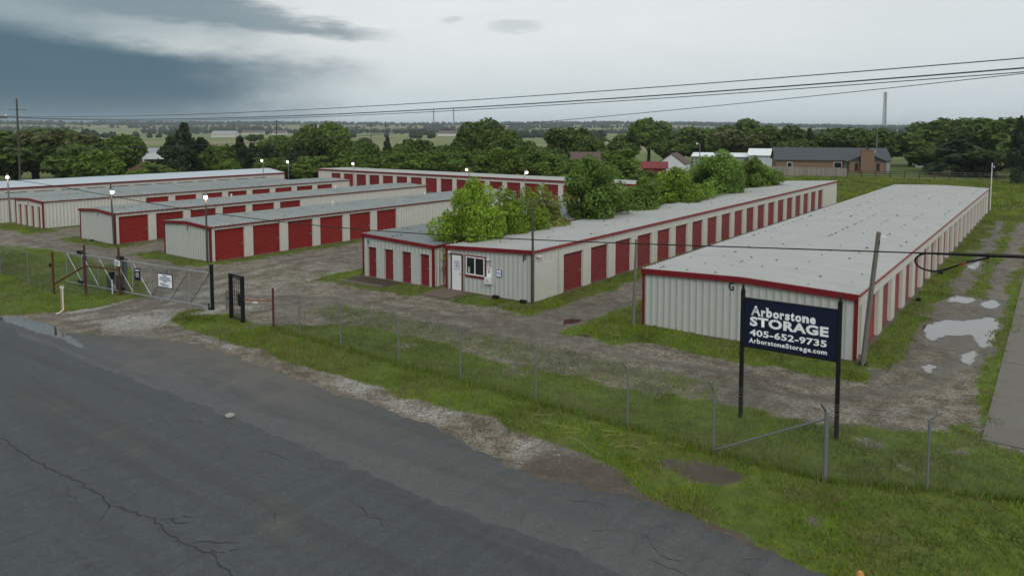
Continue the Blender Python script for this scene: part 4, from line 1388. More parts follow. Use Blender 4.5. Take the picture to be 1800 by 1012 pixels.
# ------------------------------------------------------------------ poles and lights
def light_pole(name, label, x, y, h, mat, lean=(0, 0), r=0.075, lamp=None, z=0.0, lit=True, square=False, group='yard light poles'):
    t = thing(name, label, 'pole', (x, y, z), 0, group)
    top = (lean[0], lean[1], h)
    n = 6 if not square else 4
    MB().tube([(0, 0, -0.1), (lean[0] * 0.45, lean[1] * 0.5, h * 0.5), top], [r, r * 0.92, r * 0.82], max(n, 8) if not square else 4).build('pole', mat, t)
    if lamp:
        lx, ly, lz = lamp
        a = MB().tube([(top[0], top[1], h - 0.15 + lz), (top[0] + lx * 0.6, top[1] + ly * 0.6, h - 0.05 + lz), (top[0] + lx, top[1] + ly, h - 0.12 + lz)], 0.022, 6).build('lamp_arm', 'galvanised', t)
        hd = MB().tube([(top[0] + lx, top[1] + ly, h + 0.02 + lz), (top[0] + lx, top[1] + ly, h - 0.1 + lz), (top[0] + lx, top[1] + ly, h - 0.2 + lz)], [0.05, 0.10, 0.13], 10).build('lamp_head', 'galvanised', t)
        if lit:
            MB().sphere((top[0] + lx, top[1] + ly, h - 0.28 + lz), 0.13, 10, 8, 1.1).build('bulb', 'bulb', hd)
            ld = bpy.data.lights.new('lamp_light', 'POINT')
            ld.energy = 14
            ld.color = (1, 0.82, 0.6)
            ld.shadow_soft_size = 0.14
            lo = bpy.data.objects.new('lamp_light', ld)
            COL.objects.link(lo)
            lo.location = (top[0] + lx + 0.0, top[1] + ly, h - 0.55 + lz)
            lo.parent = t
    return t


light_pole('light_pole', 'dark light pole with lit lamp at the corner of the D building', -46.0, 27.55, 4.8, 'wood_dark', (0.05, 0), 0.07, (0.14, -0.1, -0.05))
light_pole('light_pole', 'leaning light pole with lit lamp at the corner of the C building', -58.75, 27.45, 4.9, 'wood_dark', (-0.35, 0.05), 0.075, (0.35, -0.05, -0.45))
light_pole('light_pole', 'light pole with lit lamp at the left frame edge by the B building', -80.9, 28.2, 4.75, 'wood_grey', (-0.25, 0), 0.08, (0.3, -0.1, -0.05))
light_pole('light_pole', 'thin light pole with lit lamp past the end of the D building', -45.6, 64.0, 4.7, 'galvanised', (-0.15, 0), 0.05, (0.22, 0.1, 0.0))
light_pole('light_pole', 'light pole with lit lamp behind the middle of the D building', -55.5, 66.5, 4.6, 'wood_grey', (0, 0), 0.06, (-0.3, -0.1, -0.05))
light_pole('light_pole', 'light pole with lit lamp between the C building end and the back row', -73.9, 65.2, 4.75, 'galvanised', (0, 0), 0.05, (-0.08, -0.1, 0.05))
light_pole('light_pole', 'light pole with lit lamp right of the pale blue roof, nearer one', -89.2, 66.4, 4.95, 'galvanised', (0, 0), 0.05, (-0.08, -0.1, 0.05), -0.4)
light_pole('light_pole', 'light pole with lit lamp over the pale blue roof end', -94.6, 66.0, 5.0, 'galvanised', (0, 0), 0.05, (-0.2, -0.1, 0.05), -0.4)
light_pole('light_pole', 'white light pole at the far right corner of the G building', -6.0, 96.2, 5.3, 'conduit_white', (0.02, 0), 0.06, (0.18, -0.1, -0.3), 0, False)
t = light_pole('timber_pole', 'dark slim timber post at the office corner of the F building', -21.45, 30.78, 4.95, 'wood_dark', (-0.05, 0), 0.085, None, 0, False, True, 'timber posts by the buildings')
t = light_pole('timber_pole', 'weathered leaning timber post left of the G building', -15.45, 30.2, 4.0, 'wood_grey', (0.1, 0.05), 0.085, None, 0, False, True, 'timber posts by the buildings')
t = light_pole('timber_pole', 'weathered leaning timber pole with white floodlight at the G corner', -5.75, 30.25, 5.15, 'wood_grey', (0.38, 0.15), 0.10, None, 0, False, False, 'timber posts by the buildings')
MB().box(0.46, 0.70, 0.0, 0.22, 4.72, 5.0).box(0.42, 0.50, 0.06, 0.16, 4.86, 4.94).build('floodlight', 'white_plastic', t)
MB().tube([(0.0, -0.11, 0.1), (0.2, -0.03, 2.5), (0.36, 0.04, 4.8)], 0.018, 6).build('conduit', 'galvanised', t)

# utility poles
def utility_pole(label, x, y, h, arm_z, arm=(0, 1.0), z=0.0):
    t = thing('utility_pole', label, 'utility pole', (x, y, z), 0, 'utility poles')
    MB().tube([(0, 0, -0.2), (0, 0, h * 0.5), (0, 0, h)], [0.17, 0.145, 0.115], 10).build('pole', 'wood_dark', t)
    for az_ in arm_z:
        ax, ay = arm
        n = math.hypot(ax, ay)
        c_ = MB().bar((-ax, -ay, az_), (ax, ay, az_), 0.10, 0.12).build('crossarm', 'wood_grey', t)
        for k in (-0.92, -0.45, 0.45, 0.92):
            MB().tube([(ax * k, ay * k, az_ + 0.06), (ax * k, ay * k, az_ + 0.14), (ax * k, ay * k, az_ + 0.22)], [0.03, 0.055, 0.03], 8).build('insulator', 'white_plastic', c_)
    return t


utility_pole('roadside power pole with crossarm at the left frame edge', -54.1, 18.0, 10.6, (9.72,), (0, 0.95))
utility_pole('roadside power pole near the camera, right of the sign', 14.5, 18.0, 11.4, (10.75, 9.6), (0, 0.95))
tp = utility_pole('tall far power pole above the pale blue roof, left', -128.0, 46.2, 14.2, (12.6,), (0.9, 1.0), -0.6)


def cable(name, label, pts, rad, mat, ext, deg=2, y=18.0, dy=0.0):
    """overhead line in the roadside pole line; pts are measured (x,z) points"""
    P = np.array(pts)
    co = np.polyfit(P[:, 0], P[:, 1], deg)
    xs_ = np.linspace(ext[0], ext[1], 70)
    zs_ = np.polyval(co, xs_)
    q = [(x, y + dy, z) for x, z in zip(xs_, zs_)]
    tag(MB().tube(q, rad, 6, False).build(name, mat), label, 'cable', 'overhead lines')


def k18(p):
    return [(x * 18 / 17, 9 + (z - 9) * 18 / 17) for x, z in p]


cable('overhead_cable', 'topmost overhead power wire', k18([(-0.63, 10.33), (-5.39, 10.15), (-12.59, 9.87), (-24.74, 9.67), (-46.36, 9.69)]), 0.013, 'wire_grey', (-54.1, 14.5))
w2 = k18([(-0.62, 10.15), (-5.39, 9.945), (-12.59, 9.65), (-24.75, 9.48), (-46.37, 9.63)])
cable('overhead_cable', 'thick middle overhead wire below the topmost one', w2, 0.018, 'wire_grey', (-54.1, 14.5))
cable('overhead_cable', 'overhead wire running just under the thick middle one', [(x, z - 0.085 * (1 - abs(x + 10) / 60)) for x, z in w2], 0.011, 'wire_grey', (-54.1, 14.5), 2, 18.0, 0.05)
cable('overhead_cable', 'thin overhead wire sloping down to the left treetops', k18([(-0.62, 10.03), (-5.38, 9.67), (-11.42, 9.19), (-17.14, 8.85), (-24.79, 8.50), (-49.79, 7.84)]), 0.009, 'wire_grey', (-66, 14.5), 3)
cab_pts = k18([(-50.01, 6.07), (-36.24, 5.81), (-28.17, 5.53), (-18.81, 5.63), (-11.89, 5.94), (-8.13, 6.07), (-3.21, 6.40), (-0.48, 6.60)])


def telecom():
    P = np.array(cab_pts)
    co = np.polyfit(P[:, 0], P[:, 1], 4)
    t = thing('telecom_cable', 'low black telecom cable with hanging slack loop, in front of the buildings', 'cable', (0, 18, 0))
    xs_ = np.linspace(-58, -2.0, 80)
    z = np.polyval(co, xs_)
    z0 = z[-1]
    sl = (6.60 - 6.40) / 2.73
    MB().tube([(x, 0, q) for x, q in zip(xs_, z)], 0.016, 6, False).build('cable', 'black_rubber', t)
    MB().tube([(-2.4, 0, np.polyval(co, -2.4)), (-1.2, 0, z0 + 0.05), (14.5, 0, z0 + 16.5 * sl * 0.75)], [0.02, 0.036, 0.036], 8, False).build('cable_bundle', 'black_rubber', t)
    # slack loop hanging below
    pts = []
    for a in np.linspace(0, 1, 26):
        th = R(75) + a * R(240)
        pts.append((-2.12 + 0.33 * math.cos(th) * 1.0, 0.03, z0 - 0.20 + 0.19 * math.sin(th)))
    pts = [(-1.0, 0.03, z0 + 0.03), (-1.7, 0.03, z0 + 0.03)] + pts + [(-1.45, 0.03, z0 - 0.12), (-1.1, 0.03, z0 + 0.0)]
    MB().tube(pts, 0.02, 7, False).build('slack_loop', 'black_rubber', t)
    MB().tube([(-1.62, 0.031, z0 - 0.215), (-1.5, 0.031, z0 - 0.145)], 0.024, 7).build('orange_tape', 'rust_red', t)


telecom()
mk = thing('marker_post', 'orange topped marker post in the grass at the bottom edge', 'marker', (-2.72, 14.75, 0))
MB().tube([(0, 0, -0.1), (0, 0, 0.5)], 0.05, 8).build('post', 'white_plastic', mk)
MB().tube([(0, 0, 0.501), (0, 0, 0.6), (0, 0, 0.66)], [0.075, 0.075, 0.045], 10).build('cap', 'marker_orange', mk)

# ------------------------------------------------------------------ neighbouring houses and sheds
def gable_house(name, label, cat, x, y, w, d, h, rise, wall, roof, rz=0.0, windows=(), door=None, over=0.4, extra=None, z=0.0):
    """ridge along local x; front faces local -y"""
    t = thing(name, label, cat, (x, y, z), rz)
    m = MB()
    m.add([(0, 0, -0.3), (w, 0, -0.3), (w, d, -0.3), (0, d, -0.3), (0, 0, h), (w, 0, h), (w, d, h), (0, d, h), (0, d / 2, h + rise), (w, d / 2, h + rise)],
          [(0, 1, 5, 4), (1, 2, 6, 9, 5), (2, 3, 7, 6), (3, 0, 4, 8, 7)])
    m.build('walls', wall, t)
    k = rise / (d / 2)
    r = MB()
    for sy in (0, 1):
        ye, yr = (-over, d / 2) if sy == 0 else (d + over, d / 2)
        ze = h - over * k
        vs = []
        for dz in (0.06, 0.22):
            vs += [(-over, ye, ze + dz), (w + over, ye, ze + dz), (w + over, yr, h + rise + dz), (-over, yr, h + rise + dz)]
        r.add(vs, [(3, 2, 1, 0), (4, 5, 6, 7), (0, 1, 5, 4), (1, 2, 6, 5), (2, 3, 7, 6), (3, 0, 4, 7)])
    r.build('roof', roof, t)
    for (a, b, z0, z1) in windows:
        f = MB().box(a - 0.1, b + 0.1, -0.08, 0.02, z0 - 0.1, z1 + 0.1).build('window', 'white_paint', t)
        MB().box(a, b, -0.10, -0.081, z0, z1).build('pane', 'glass_dark', f)
    if door:
        MB().box(door[0], door[1], -0.07, 0.02, 0, 2.05).build('door', door[2], t)
    return t


hs = gable_house('house', 'low brick ranch house with dark grey roof and wide chimney', 'house', -51.5, 160.0, 25.0, 9.5, 2.5, 2.3, 'brick', 'shingle', R(22),
                 [(2.6, 3.6, 1.0, 1.9), (13.0, 14.6, 0.9, 2.0)], (15.3, 16.6, 'sticker_green'))
hs.scale = (0.89, 1, 1)
hs.location = (-48.95, 161.03, 0)
# front wing with chimney
m = MB().add([(15.8, -3, -0.3), (23.2, -3, -0.3), (23.2, 0.02, -0.3), (15.8, 0.02, -0.3), (15.8, -3, 2.4), (23.2, -3, 2.4), (23.2, 0.02, 2.4), (15.8, 0.02, 2.4), (19.5, -3, 4.0), (19.5, 0.02, 4.0)],
             [(0, 1, 5, 8, 4), (1, 2, 6, 5), (3, 0, 4, 7)])
m.build('front_wing', 'brick', hs)
r = MB()
for sgn in (-1, 1):
    xe = 19.5 + sgn * 4.3
    vs = []
    for dz in (0.05, 0.2):
        vs += [(19.5, -3.4, 4.05 + dz), (19.5, 4.4, 4.05 + dz), (xe, 4.4 if sgn > 0 else 4.4, 2.2 + dz), (xe, -3.4, 2.2 + dz)]
    r.add(vs, [(0, 1, 2, 3), (7, 6, 5, 4), (0, 4, 5, 1), (1, 5, 6, 2), (2, 6, 7, 3), (3, 7, 4, 0)])
r.build('wing_roof', 'shingle', hs)
MB().add([(16.0, -3.02, 2.35), (23.0, -3.02, 2.35), (19.5, -3.02, 3.95)], [(0, 1, 2)]).build('gable_siding', 'cabinet_green', hs)
ch = MB().box(18.0, 20.8, -3.9, -3.03, -0.3, 4.6).box(17.9, 20.9, -4.0, -2.95, 4.6, 4.85).build('chimney', 'brick', hs)
MB().box(19.1, 19.7, -3.6, -3.2, 4.851, 5.1).build('flue', 'black_paint', ch)
for a in (16.9, 21.5):
    f = MB().box(a, a + 0.65, -3.06, -3.0, 0.5, 2.0).build('window', 'black_paint', hs)
MB().tube([(21.6, 1.2, 4.0), (21.6, 0.8, 4.4)], 0.03, 6).tube([(21.6, 0.8, 4.4), (21.6, 0.7, 4.42)], [0.4, 0.42], 12).build('satellite_dish', 'white_plastic', hs)
MB().add([(25.02, 0.5, 2.5), (25.02, 9.0, 2.5), (25.02, 4.75, 4.7)], [(0, 1, 2)]).build('gable_siding', 'siding_grey', hs)
MB().box(24.2, 25.04, -0.09, 0.0, 0, 2.4).build('porch_screen', 'siding_grey', hs)
# other sheds and houses
gable_house('barn', 'white walled barn with bright tin roof left of the brick house', 'barn', -58.5, 172, 8.5, 8, 2.9, 1.3, 'siding_blue', 'tin_white', R(14))
gable_house('shed', 'long low grey shed with white tin roof behind the shrubs', 'shed', -71.5, 170, 13.5, 7, 2.4, 0.7, 'siding_grey', 'tin_white', R(14))
gable_house('house', 'small white house gable with brown roof above the shrubs', 'house', -58.2, 134.5, 7.5, 5.2, 2.2, 1.9, 'siding_white', 'shingle_brown', R(105), [(2.0, 2.8, 1.1, 1.8)], over=0.15)
f_ = MB().box(-0.18, -0.10, 2.4, 3.2, 1.2, 1.9)
gable_house('shed', 'small red shed roof among the bushes', 'shed', -62.8, 126, 4.2, 3.2, 1.8, 0.9, 'barn_red', 'barn_red', R(24))
gable_house('barn', 'old brown wooden barn half hidden by dark trees', 'barn', -71.2, 114.5, 5.6, 5.2, 3.0, 1.6, 'barn_wood', 'shingle_brown', R(30))
gable_house('shed', 'low brown shed roof left of the old barn', 'shed', -80.5, 112.5, 8.5, 4.5, 2.1, 1.0, 'barn_wood', 'shingle_brown', R(30))
gable_house('shed', 'grey shed with white roof beyond the rail fence at right', 'shed', -27.5, 197, 5.5, 5, 1.9, 0.5, 'siding_grey', 'tin_white', R(6))
lh = gable_house('house', 'brick house with pale porch roof in the gap of the left trees', 'house', -154.5, 74.5, 12, 9, 3.2, 1.6, 'brick', 'siding_grey', R(52), [(4, 5.2, 1, 2.2)])
MB().add([(4.2, -3.2, 2.9), (10.5, -3.2, 2.9), (10.5, 0, 3.3), (4.2, 0, 3.3), (4.2, -3.2, 3.05), (10.5, -3.2, 3.05), (10.5, 0, 3.45), (4.2, 0, 3.45), (7.3, -3.2, 4.4), (7.3, 0, 4.5)],
         [(3, 2, 1, 0), (0, 1, 8), (4, 8, 9, 7), (8, 5, 6, 9)]).build('porch_roof', 'tin_white', lh)
for a in (4.5, 10.2):
    MB().box(a - 0.08, a + 0.08, -3.1, -2.95, 0, 2.9).build('porch_post', 'white_paint', lh)
# far houses on the plain
for i, (x, y, w, lab) in enumerate(((-106, 385, 13, 'brown brick house beyond the trees, left of a pair'), (-93, 389, 14, 'brown brick house beyond the trees, right of a pair'), (-770, 470, 30, 'long white barn far out on the left plain'),
                                    (-1150, 760, 40, 'white farm shed far off below the dark cloud'), (-980, 700, 22, 'far red roofed house on the left plain'), (-690, 760, 26, 'far white house near the transmission poles'), (-560, 690, 24, 'far cream house in the middle of the plain'))):
    gable_house('far_house', lab, 'house', x, y, w, 10, 3.4, 3.6, 'far_wall' if i > 1 else 'brick', 'siding_grey' if i == 2 else 'far_roof', R(25), z=float(ground_z(x, y)))

# timber privacy fence and rail fence by the brick house
wf = thing('privacy_fence', 'weathered grey board fence in front of the brick house', 'fence', (-45.9, 146.5, 0), math.atan2(1.8, 13.8))
bm_ = MB().box(0, 0.19, -0.012, 0.012, 0.03, 1.75).mesh('board', 'wood_fence')
bm2 = MB().box(0, 0.19, -0.012, 0.012, 0.03, 1.68).mesh('board', 'wood_fence')
for i in range(70):
    link('board', bm_ if i % 3 else bm2, wf, (i * 0.2, 0, 0))
for zz in (0.4, 1.4):
    MB().box(0, 14.0, 0.013, 0.06, zz, zz + 0.09).build('rail', 'wood_fence', wf)
rf = thing('rail_fence', 'dark three rail fence crossing the meadow behind the buildings', 'fence', (-31.9, 148.3, 0), math.atan2(8.5, 27))
pm_ = MB().box(-0.08, 0.08, -0.08, 0.08, -0.1, 1.35).mesh('post', 'wood_dark')
for i in range(18):
    link('post', pm_, rf, (i * 2.4, 0, 0))
for zz in (0.35, 0.75, 1.15):
    MB().box(-0.05, 17 * 2.4 + 0.05, -0.125, -0.081, zz, zz + 0.13).build('rail', 'wood_dark', rf)
fp = thing('flagpole', 'bare grey flagpole in front of the brick house', 'pole', (-30.3, 166.0, 0))
MB().tube([(0, 0, 0), (0, 0, 4.6), (0.05, 0, 9.3)], [0.13, 0.11, 0.06], 8).build('pole', 'galvanised', fp)
MB().sphere((0.05, 0, 9.36), 0.12, 8, 6).build('finial', 'galvanised', fp)
sl_ = thing('street_lamp', 'thin yard lamp post among the shrubs by the white house', 'lamp', (-52.5, 128.0, 0))
MB().tube([(0, 0, 0), (0, 0, 6.4)], 0.09, 8).build('pole', 'wood_grey', sl_)
MB().tube([(0, 0, 6.2), (-0.5, 0, 6.4)], 0.04, 6).sphere((-0.6, 0, 6.35), 0.2, 8, 6).build('lamp_head', 'white_plastic', sl_)

# lattice tower and masts
def lattice(name, label, x, y, h, w0, w1, nsec, bar, heads=True):
    t = thing(name, label, 'tower', (x, y, float(ground_z(x, y))))
    m = MB()
    c3 = [(math.cos(R(90 + 120 * k)), math.sin(R(90 + 120 * k))) for k in range(3)]
    P = lambda k, i: (c3[k % 3][0] * (w0 + (w1 - w0) * i / nsec), c3[k % 3][1] * (w0 + (w1 - w0) * i / nsec), h * i / nsec)
    for k in range(3):
        m.bar(P(k, 0), P(k, nsec), bar * 1.5)
    m.build('legs', 'galvanised_dark', t)
    m = MB()
    for i in range(nsec):
        for k in range(3):
            m.bar(P(k, i), P(k + 1, i + 1), bar)
            m.bar(P(k, i + 1), P(k + 1, i + 1), bar)
    m.build('bracing', 'galvanised_dark', t)
    if heads:
        m = MB()
        for zz in (h - 1.0, h - 4.5):
            for k in range(6):
                a = R(60 * k)
                m.box(math.cos(a) * 1.7 - 0.2, math.cos(a) * 1.7 + 0.2, math.sin(a) * 1.7 - 0.2, math.sin(a) * 1.7 + 0.2, zz - 1.0, zz + 1.0)
            m.tube([(1.7, 0, zz), (-1.7, 0, zz)], 0.1, 5)
        m.build('antenna_array', 'white_plastic', t)
    return t


lattice('lattice_tower', 'slim lattice phone tower standing above the brick house', -138, 790, 46, 2.1, 1.1, 13, 0.26)
lattice('radio_mast', 'far thin radio mast, left of the pair on the horizon', -845, 921, 42, 0.9, 0.9, 14, 0.2, False)
lattice('radio_mast', 'far thin radio mast, right of the pair on the horizon', -820, 943, 43, 0.9, 0.9, 14, 0.2, False)
for i, (x, y, h, lab) in enumerate(((-340, 246, 15, 'nearest wooden H frame transmission structure on the plain'), (-394, 339, 15, 'second wooden H frame transmission structure on the plain'), (-470, 434, 15, 'third wooden H frame transmission structure on the plain'), (-577, 554, 15, 'farthest wooden H frame transmission structure on the plain'))):
    t = thing('transmission_frame', lab, 'utility pole', (x, y, float(ground_z(x, y)) - 0.3), R(-40), 'H frame transmission structures')
    for s_ in (-2.1, 2.1):
        MB().tube([(s_, 0, 0), (s_, 0, h)], [0.2, 0.14], 8).build('pole', 'wood_dark', t)
    MB().bar((-3.6, 0, h - 0.8), (3.6, 0, h - 0.8), 0.16, 0.25).build('crossarm', 'wood_dark', t)

# ------------------------------------------------------------------ trees
def unit(n):
    v = rng.normal(size=(n, 3))
    return v / np.linalg.norm(v, axis=1, keepdims=True)


def leaves(centres, normals, size, col):
    """diamond leaf clumps: one bent quad each"""
    n = len(centres)
    a = np.cross(normals, unit(n))
    a /= np.linalg.norm(a, axis=1, keepdims=True) + 1e-9
    b = np.cross(normals, a)
    s = size[:, None]
    asp = (0.45 + 0.3 * rng.random(n))[:, None]
    v = np.stack([centres - a * s, centres - b * s * asp + normals * s * 0.18, centres + a * s, centres + b * s * asp + normals * s * 0.18], 1).reshape(-1, 3)
    f = np.arange(n * 4).reshape(n, 4)
    t = np.repeat(col, 4, axis=0)
    return v, f, t


def crown_mesh(style, seed, n, leaf):
    """crown in real metres for a reference tree (height 9, width 9); returns mesh and lobe centres"""
    global rng
    keep = rng
    rng = np.random.default_rng(seed)
    H0 = 9.0
    base = {'oak': (0.082, 0.145, 0.024), 'cottonwood': (0.10, 0.175, 0.032), 'juniper': (0.036, 0.064, 0.024), 'shrub': (0.115, 0.205, 0.028), 'mimosa': (0.088, 0.135, 0.03),
            'acacia': (0.06, 0.105, 0.025), 'willow': (0.20, 0.345, 0.034), 'bush': (0.12, 0.225, 0.034), 'dry': (0.20, 0.27, 0.06)}[style]
    lobes = []
    if style == 'juniper':
        for i in range(46):
            t = rng.random() ** 0.8
            a = rng.random() * 6.283
            rad = 4.4 * (1 - t) ** 0.75 * (0.35 + 0.65 * rng.random())
            lobes.append((rad * math.cos(a), rad * math.sin(a), 0.5 + 8.0 * t, (0.55 + 0.9 * (1 - t)) * (0.7 + 0.5 * rng.random())))
        lobes.append((0, 0, 8.3, 0.5))
    elif style in ('shrub', 'willow', 'bush', 'dry'):
        k = {'shrub': 30, 'willow': 95, 'bush': 60, 'dry': 60}[style]
        for i in range(k):
            d = unit(1)[0]
            rr = rng.random() ** 0.5
            z = 4.0 + d[2] * 3.7 * rr
            sh = (0.72 + 0.28 * math.sin(min(1, z / 5.0) * 1.57)) * (1.0 - 0.45 * max(0, (z - 5) / 4))
            lobes.append((d[0] * 3.5 * rr * sh, d[1] * 3.5 * rr * sh, z, (1.0 + 0.7 * rng.random()) * (0.95 if style == 'shrub' else (0.68 if style == 'willow' else 0.8))))
        for i in range(5):
            lobes.append((rng.normal() * 1.2, rng.normal() * 1.2, 7.2 + rng.random() * 1.1, 0.55 + 0.3 * rng.random()))
    elif style == 'acacia':
        for i in range(26):
            a = rng.random() * 6.283
            r_ = 4.0 * rng.random() ** 0.5
            lobes.append((r_ * math.cos(a), r_ * math.sin(a), 7.0 + 1.0 * rng.random() - 0.08 * r_ ** 2, 0.8 + 0.4 * rng.random()))
    else:
        k = 24 if style != 'cottonwood' else 20
        lowz = 2.0 if style != 'cottonwood' else 3.0
        for i in range(k):
            d = unit(1)[0]
            rr = rng.random() ** 0.4
            lobes.append((d[0] * 3.2 * rr, d[1] * 3.2 * rr, 5.0 + d[2] * (5.0 - lowz) * rr * 0.95, 1.0 + 0.75 * rng.random()))
    L = np.array(lobes)
    wgt = L[:, 3] ** 2
    idx = rng.choice(len(L), n, p=wgt / wgt.sum())
    d = unit(n)
    d[:, 2] = d[:, 2] * 0.9 + 0.12
    rad = L[idx, 3] * (0.45 + 0.62 * rng.random(n) ** 0.55)
    c = L[idx, :3] + d * rad[:, None]
    # clumpiness: drop leaves in noisy gaps
    q = np.sin(c[:, 0] * 2.3 + seed) + np.sin(c[:, 1] * 2.6 + c[:, 2]) + np.sin(c[:, 2] * 2.9 + c[:, 0] * 1.3)
    ok = (q > -1.25) | (rng.random(n) < 0.35)
    ok &= c[:, 2] > (0.15 if style in ('shrub', 'willow', 'bush', 'dry', 'juniper') else 1.3)
    c, d, idx = c[ok], d[ok], idx[ok]
    n = len(c)
    nr = d * 0.7 + unit(n) * 0.75 + np.array([0, 0, 0.25])
    if style == 'willow':
        nr = d * 0.5 + unit(n)
    nr /= np.linalg.norm(nr, axis=1, keepdims=True)
    size = leaf * (0.55 + 0.75 * rng.random(n))
    lobe_t = rng.normal(0, 0.10, len(L))
    f = 1 + lobe_t[idx] + rng.normal(0, 0.16, n)
    col = np.array(base)[None, :] * np.clip(f, 0.5, 1.7)[:, None]
    warm = rng.random(n) * 0.3
    col[:, 0] *= 1 + warm
    if style == 'mimosa':
        top = (d[:, 2] > 0.35) & (rng.random(n) < 0.55)
        col[top] = np.array((0.15, 0.155, 0.06)) * (0.7 + 0.5 * rng.random((top.sum(), 1)))
    if style == 'dry':
        top = rng.random(n) < 0.08
        col[top] = np.array((0.26, 0.17, 0.07))
    v, fc, t = leaves(c, nr, size, np.concatenate([col, np.ones((n, 1))], 1))
    rng = keep
    ext = (float(np.percentile(c[:, 2], 99.7)), float(np.percentile(np.abs(c[:, :2]), 98.5)) * 2)
    return np_mesh('crown', v, fc, M['leaf'], t), L, ext


def trunk_mesh(L, style, seed):
    rr = random.Random(seed)
    m = MB()
    low = style in ('shrub', 'willow', 'bush', 'dry', 'juniper')
    top = 7.5 if style == 'juniper' else (5.0 if not low else 3.5)
    r0 = 0.26 if not low else 0.16
    m.tube([(0, 0, -0.4), (0.08, 0.03, top * 0.35), (0.0, 0.1, top * 0.7), (0.05, 0.0, top)], [r0 * 1.25, r0, r0 * 0.7, r0 * 0.3], 7)
    for i in rr.sample(range(len(L)), min(9, len(L))):
        x, y, z, r_ = L[i]
        s = min(top * 0.9, max(0.5, z * 0.45))
        m.tube([(0.04, 0.03, s), (x * 0.5, y * 0.5, (s + z) / 2 + 0.2), (x, y, z)], [r0 * 0.5, r0 * 0.3, 0.03], 5)
    return m.mesh('trunk', 'trunk')


PROTO = {}


def proto(style, var, n, leaf):
    k = (style, var)
    if k not in PROTO:
        cm, L, ext = crown_mesh(style, 100 + var * 13 + len(style), n, leaf)
        PROTO[k] = (cm, trunk_mesh(L, style, var), ext)
    return PROTO[k]


NAMES = {'oak': 'oak_tree', 'cottonwood': 'cottonwood_tree', 'juniper': 'juniper_tree', 'shrub': 'leafy_shrub', 'mimosa': 'flowering_tree', 'acacia': 'umbrella_tree', 'willow': 'willow_shrub', 'bush': 'young_tree', 'dry': 'thin_shrub'}


def tree(style, var, x, y, h, w, label, group=None, n=6500, leaf=0.34, rz=None):
    cm, tm, ext = proto(style, var, n, leaf)
    z = float(ground_z(x, y))
    t = thing(NAMES[style], label, 'shrub' if style in ('shrub', 'willow', 'dry') else 'tree', (x, y, z - 0.05), random.uniform(0, 6.28) if rz is None else rz, group)
    t.scale = (w / ext[1], w / ext[1], h / ext[0])
    link('trunk', tm, t)
    link('crown', cm, t)
    return t


# trees in the narrow gap between the E and F buildings (seen close)
for i, (st, y, h, wx, w, lab) in enumerate((('willow', 33.9, 5.9, 3.0, 4.6, 'bright green willowy shrub nearest the office, between two roofs'), ('willow', 37.9, 5.2, 3.2, 4.9, 'bright green willowy shrub second from the office'),
                                        ('dry', 41.4, 4.6, 2.6, 4.4, 'thin yellowish shrub behind the dark timber post'), ('bush', 47.8, 6.8, 3.9, 6.2, 'tall leafy young tree rising over the F roof'),
                                        ('shrub', 55.8, 5.0, 3.8, 6.6, 'dark low shrub right of the tall young tree'), ('willow', 62.8, 5.4, 4.4, 8.0, 'round bright green shrub at the middle of the F roof edge'),
                                        ('bush', 73.4, 6.6, 5.0, 10.5, 'broad green tree over the far half of the F roof'), ('shrub', 85.2, 5.7, 4.2, 8.0, 'dark shrub at the far end of the F roof'))):
    t = tree(st, 0 if i != 1 else 1, -28.0, y, h, w, lab, 'shrubs growing between the E and F buildings', 26000 if st in ('willow', 'bush') else 13000, 0.16 if st in ('willow', 'bush') else 0.22)
    t.scale = (t.scale[0] * wx / w, t.scale[1], t.scale[2])
    t.rotation_euler = (0, 0, 0 if i % 2 else math.pi)
tree('dry', 1, -27.95, 31.9, 1.9, 0.9, 'narrow dark weeds filling the gap beside the office', None, 3000, 0.3, 0).scale = (0.8 / 8.2, 1.6 / 8.2, 1.9 / 8.9)

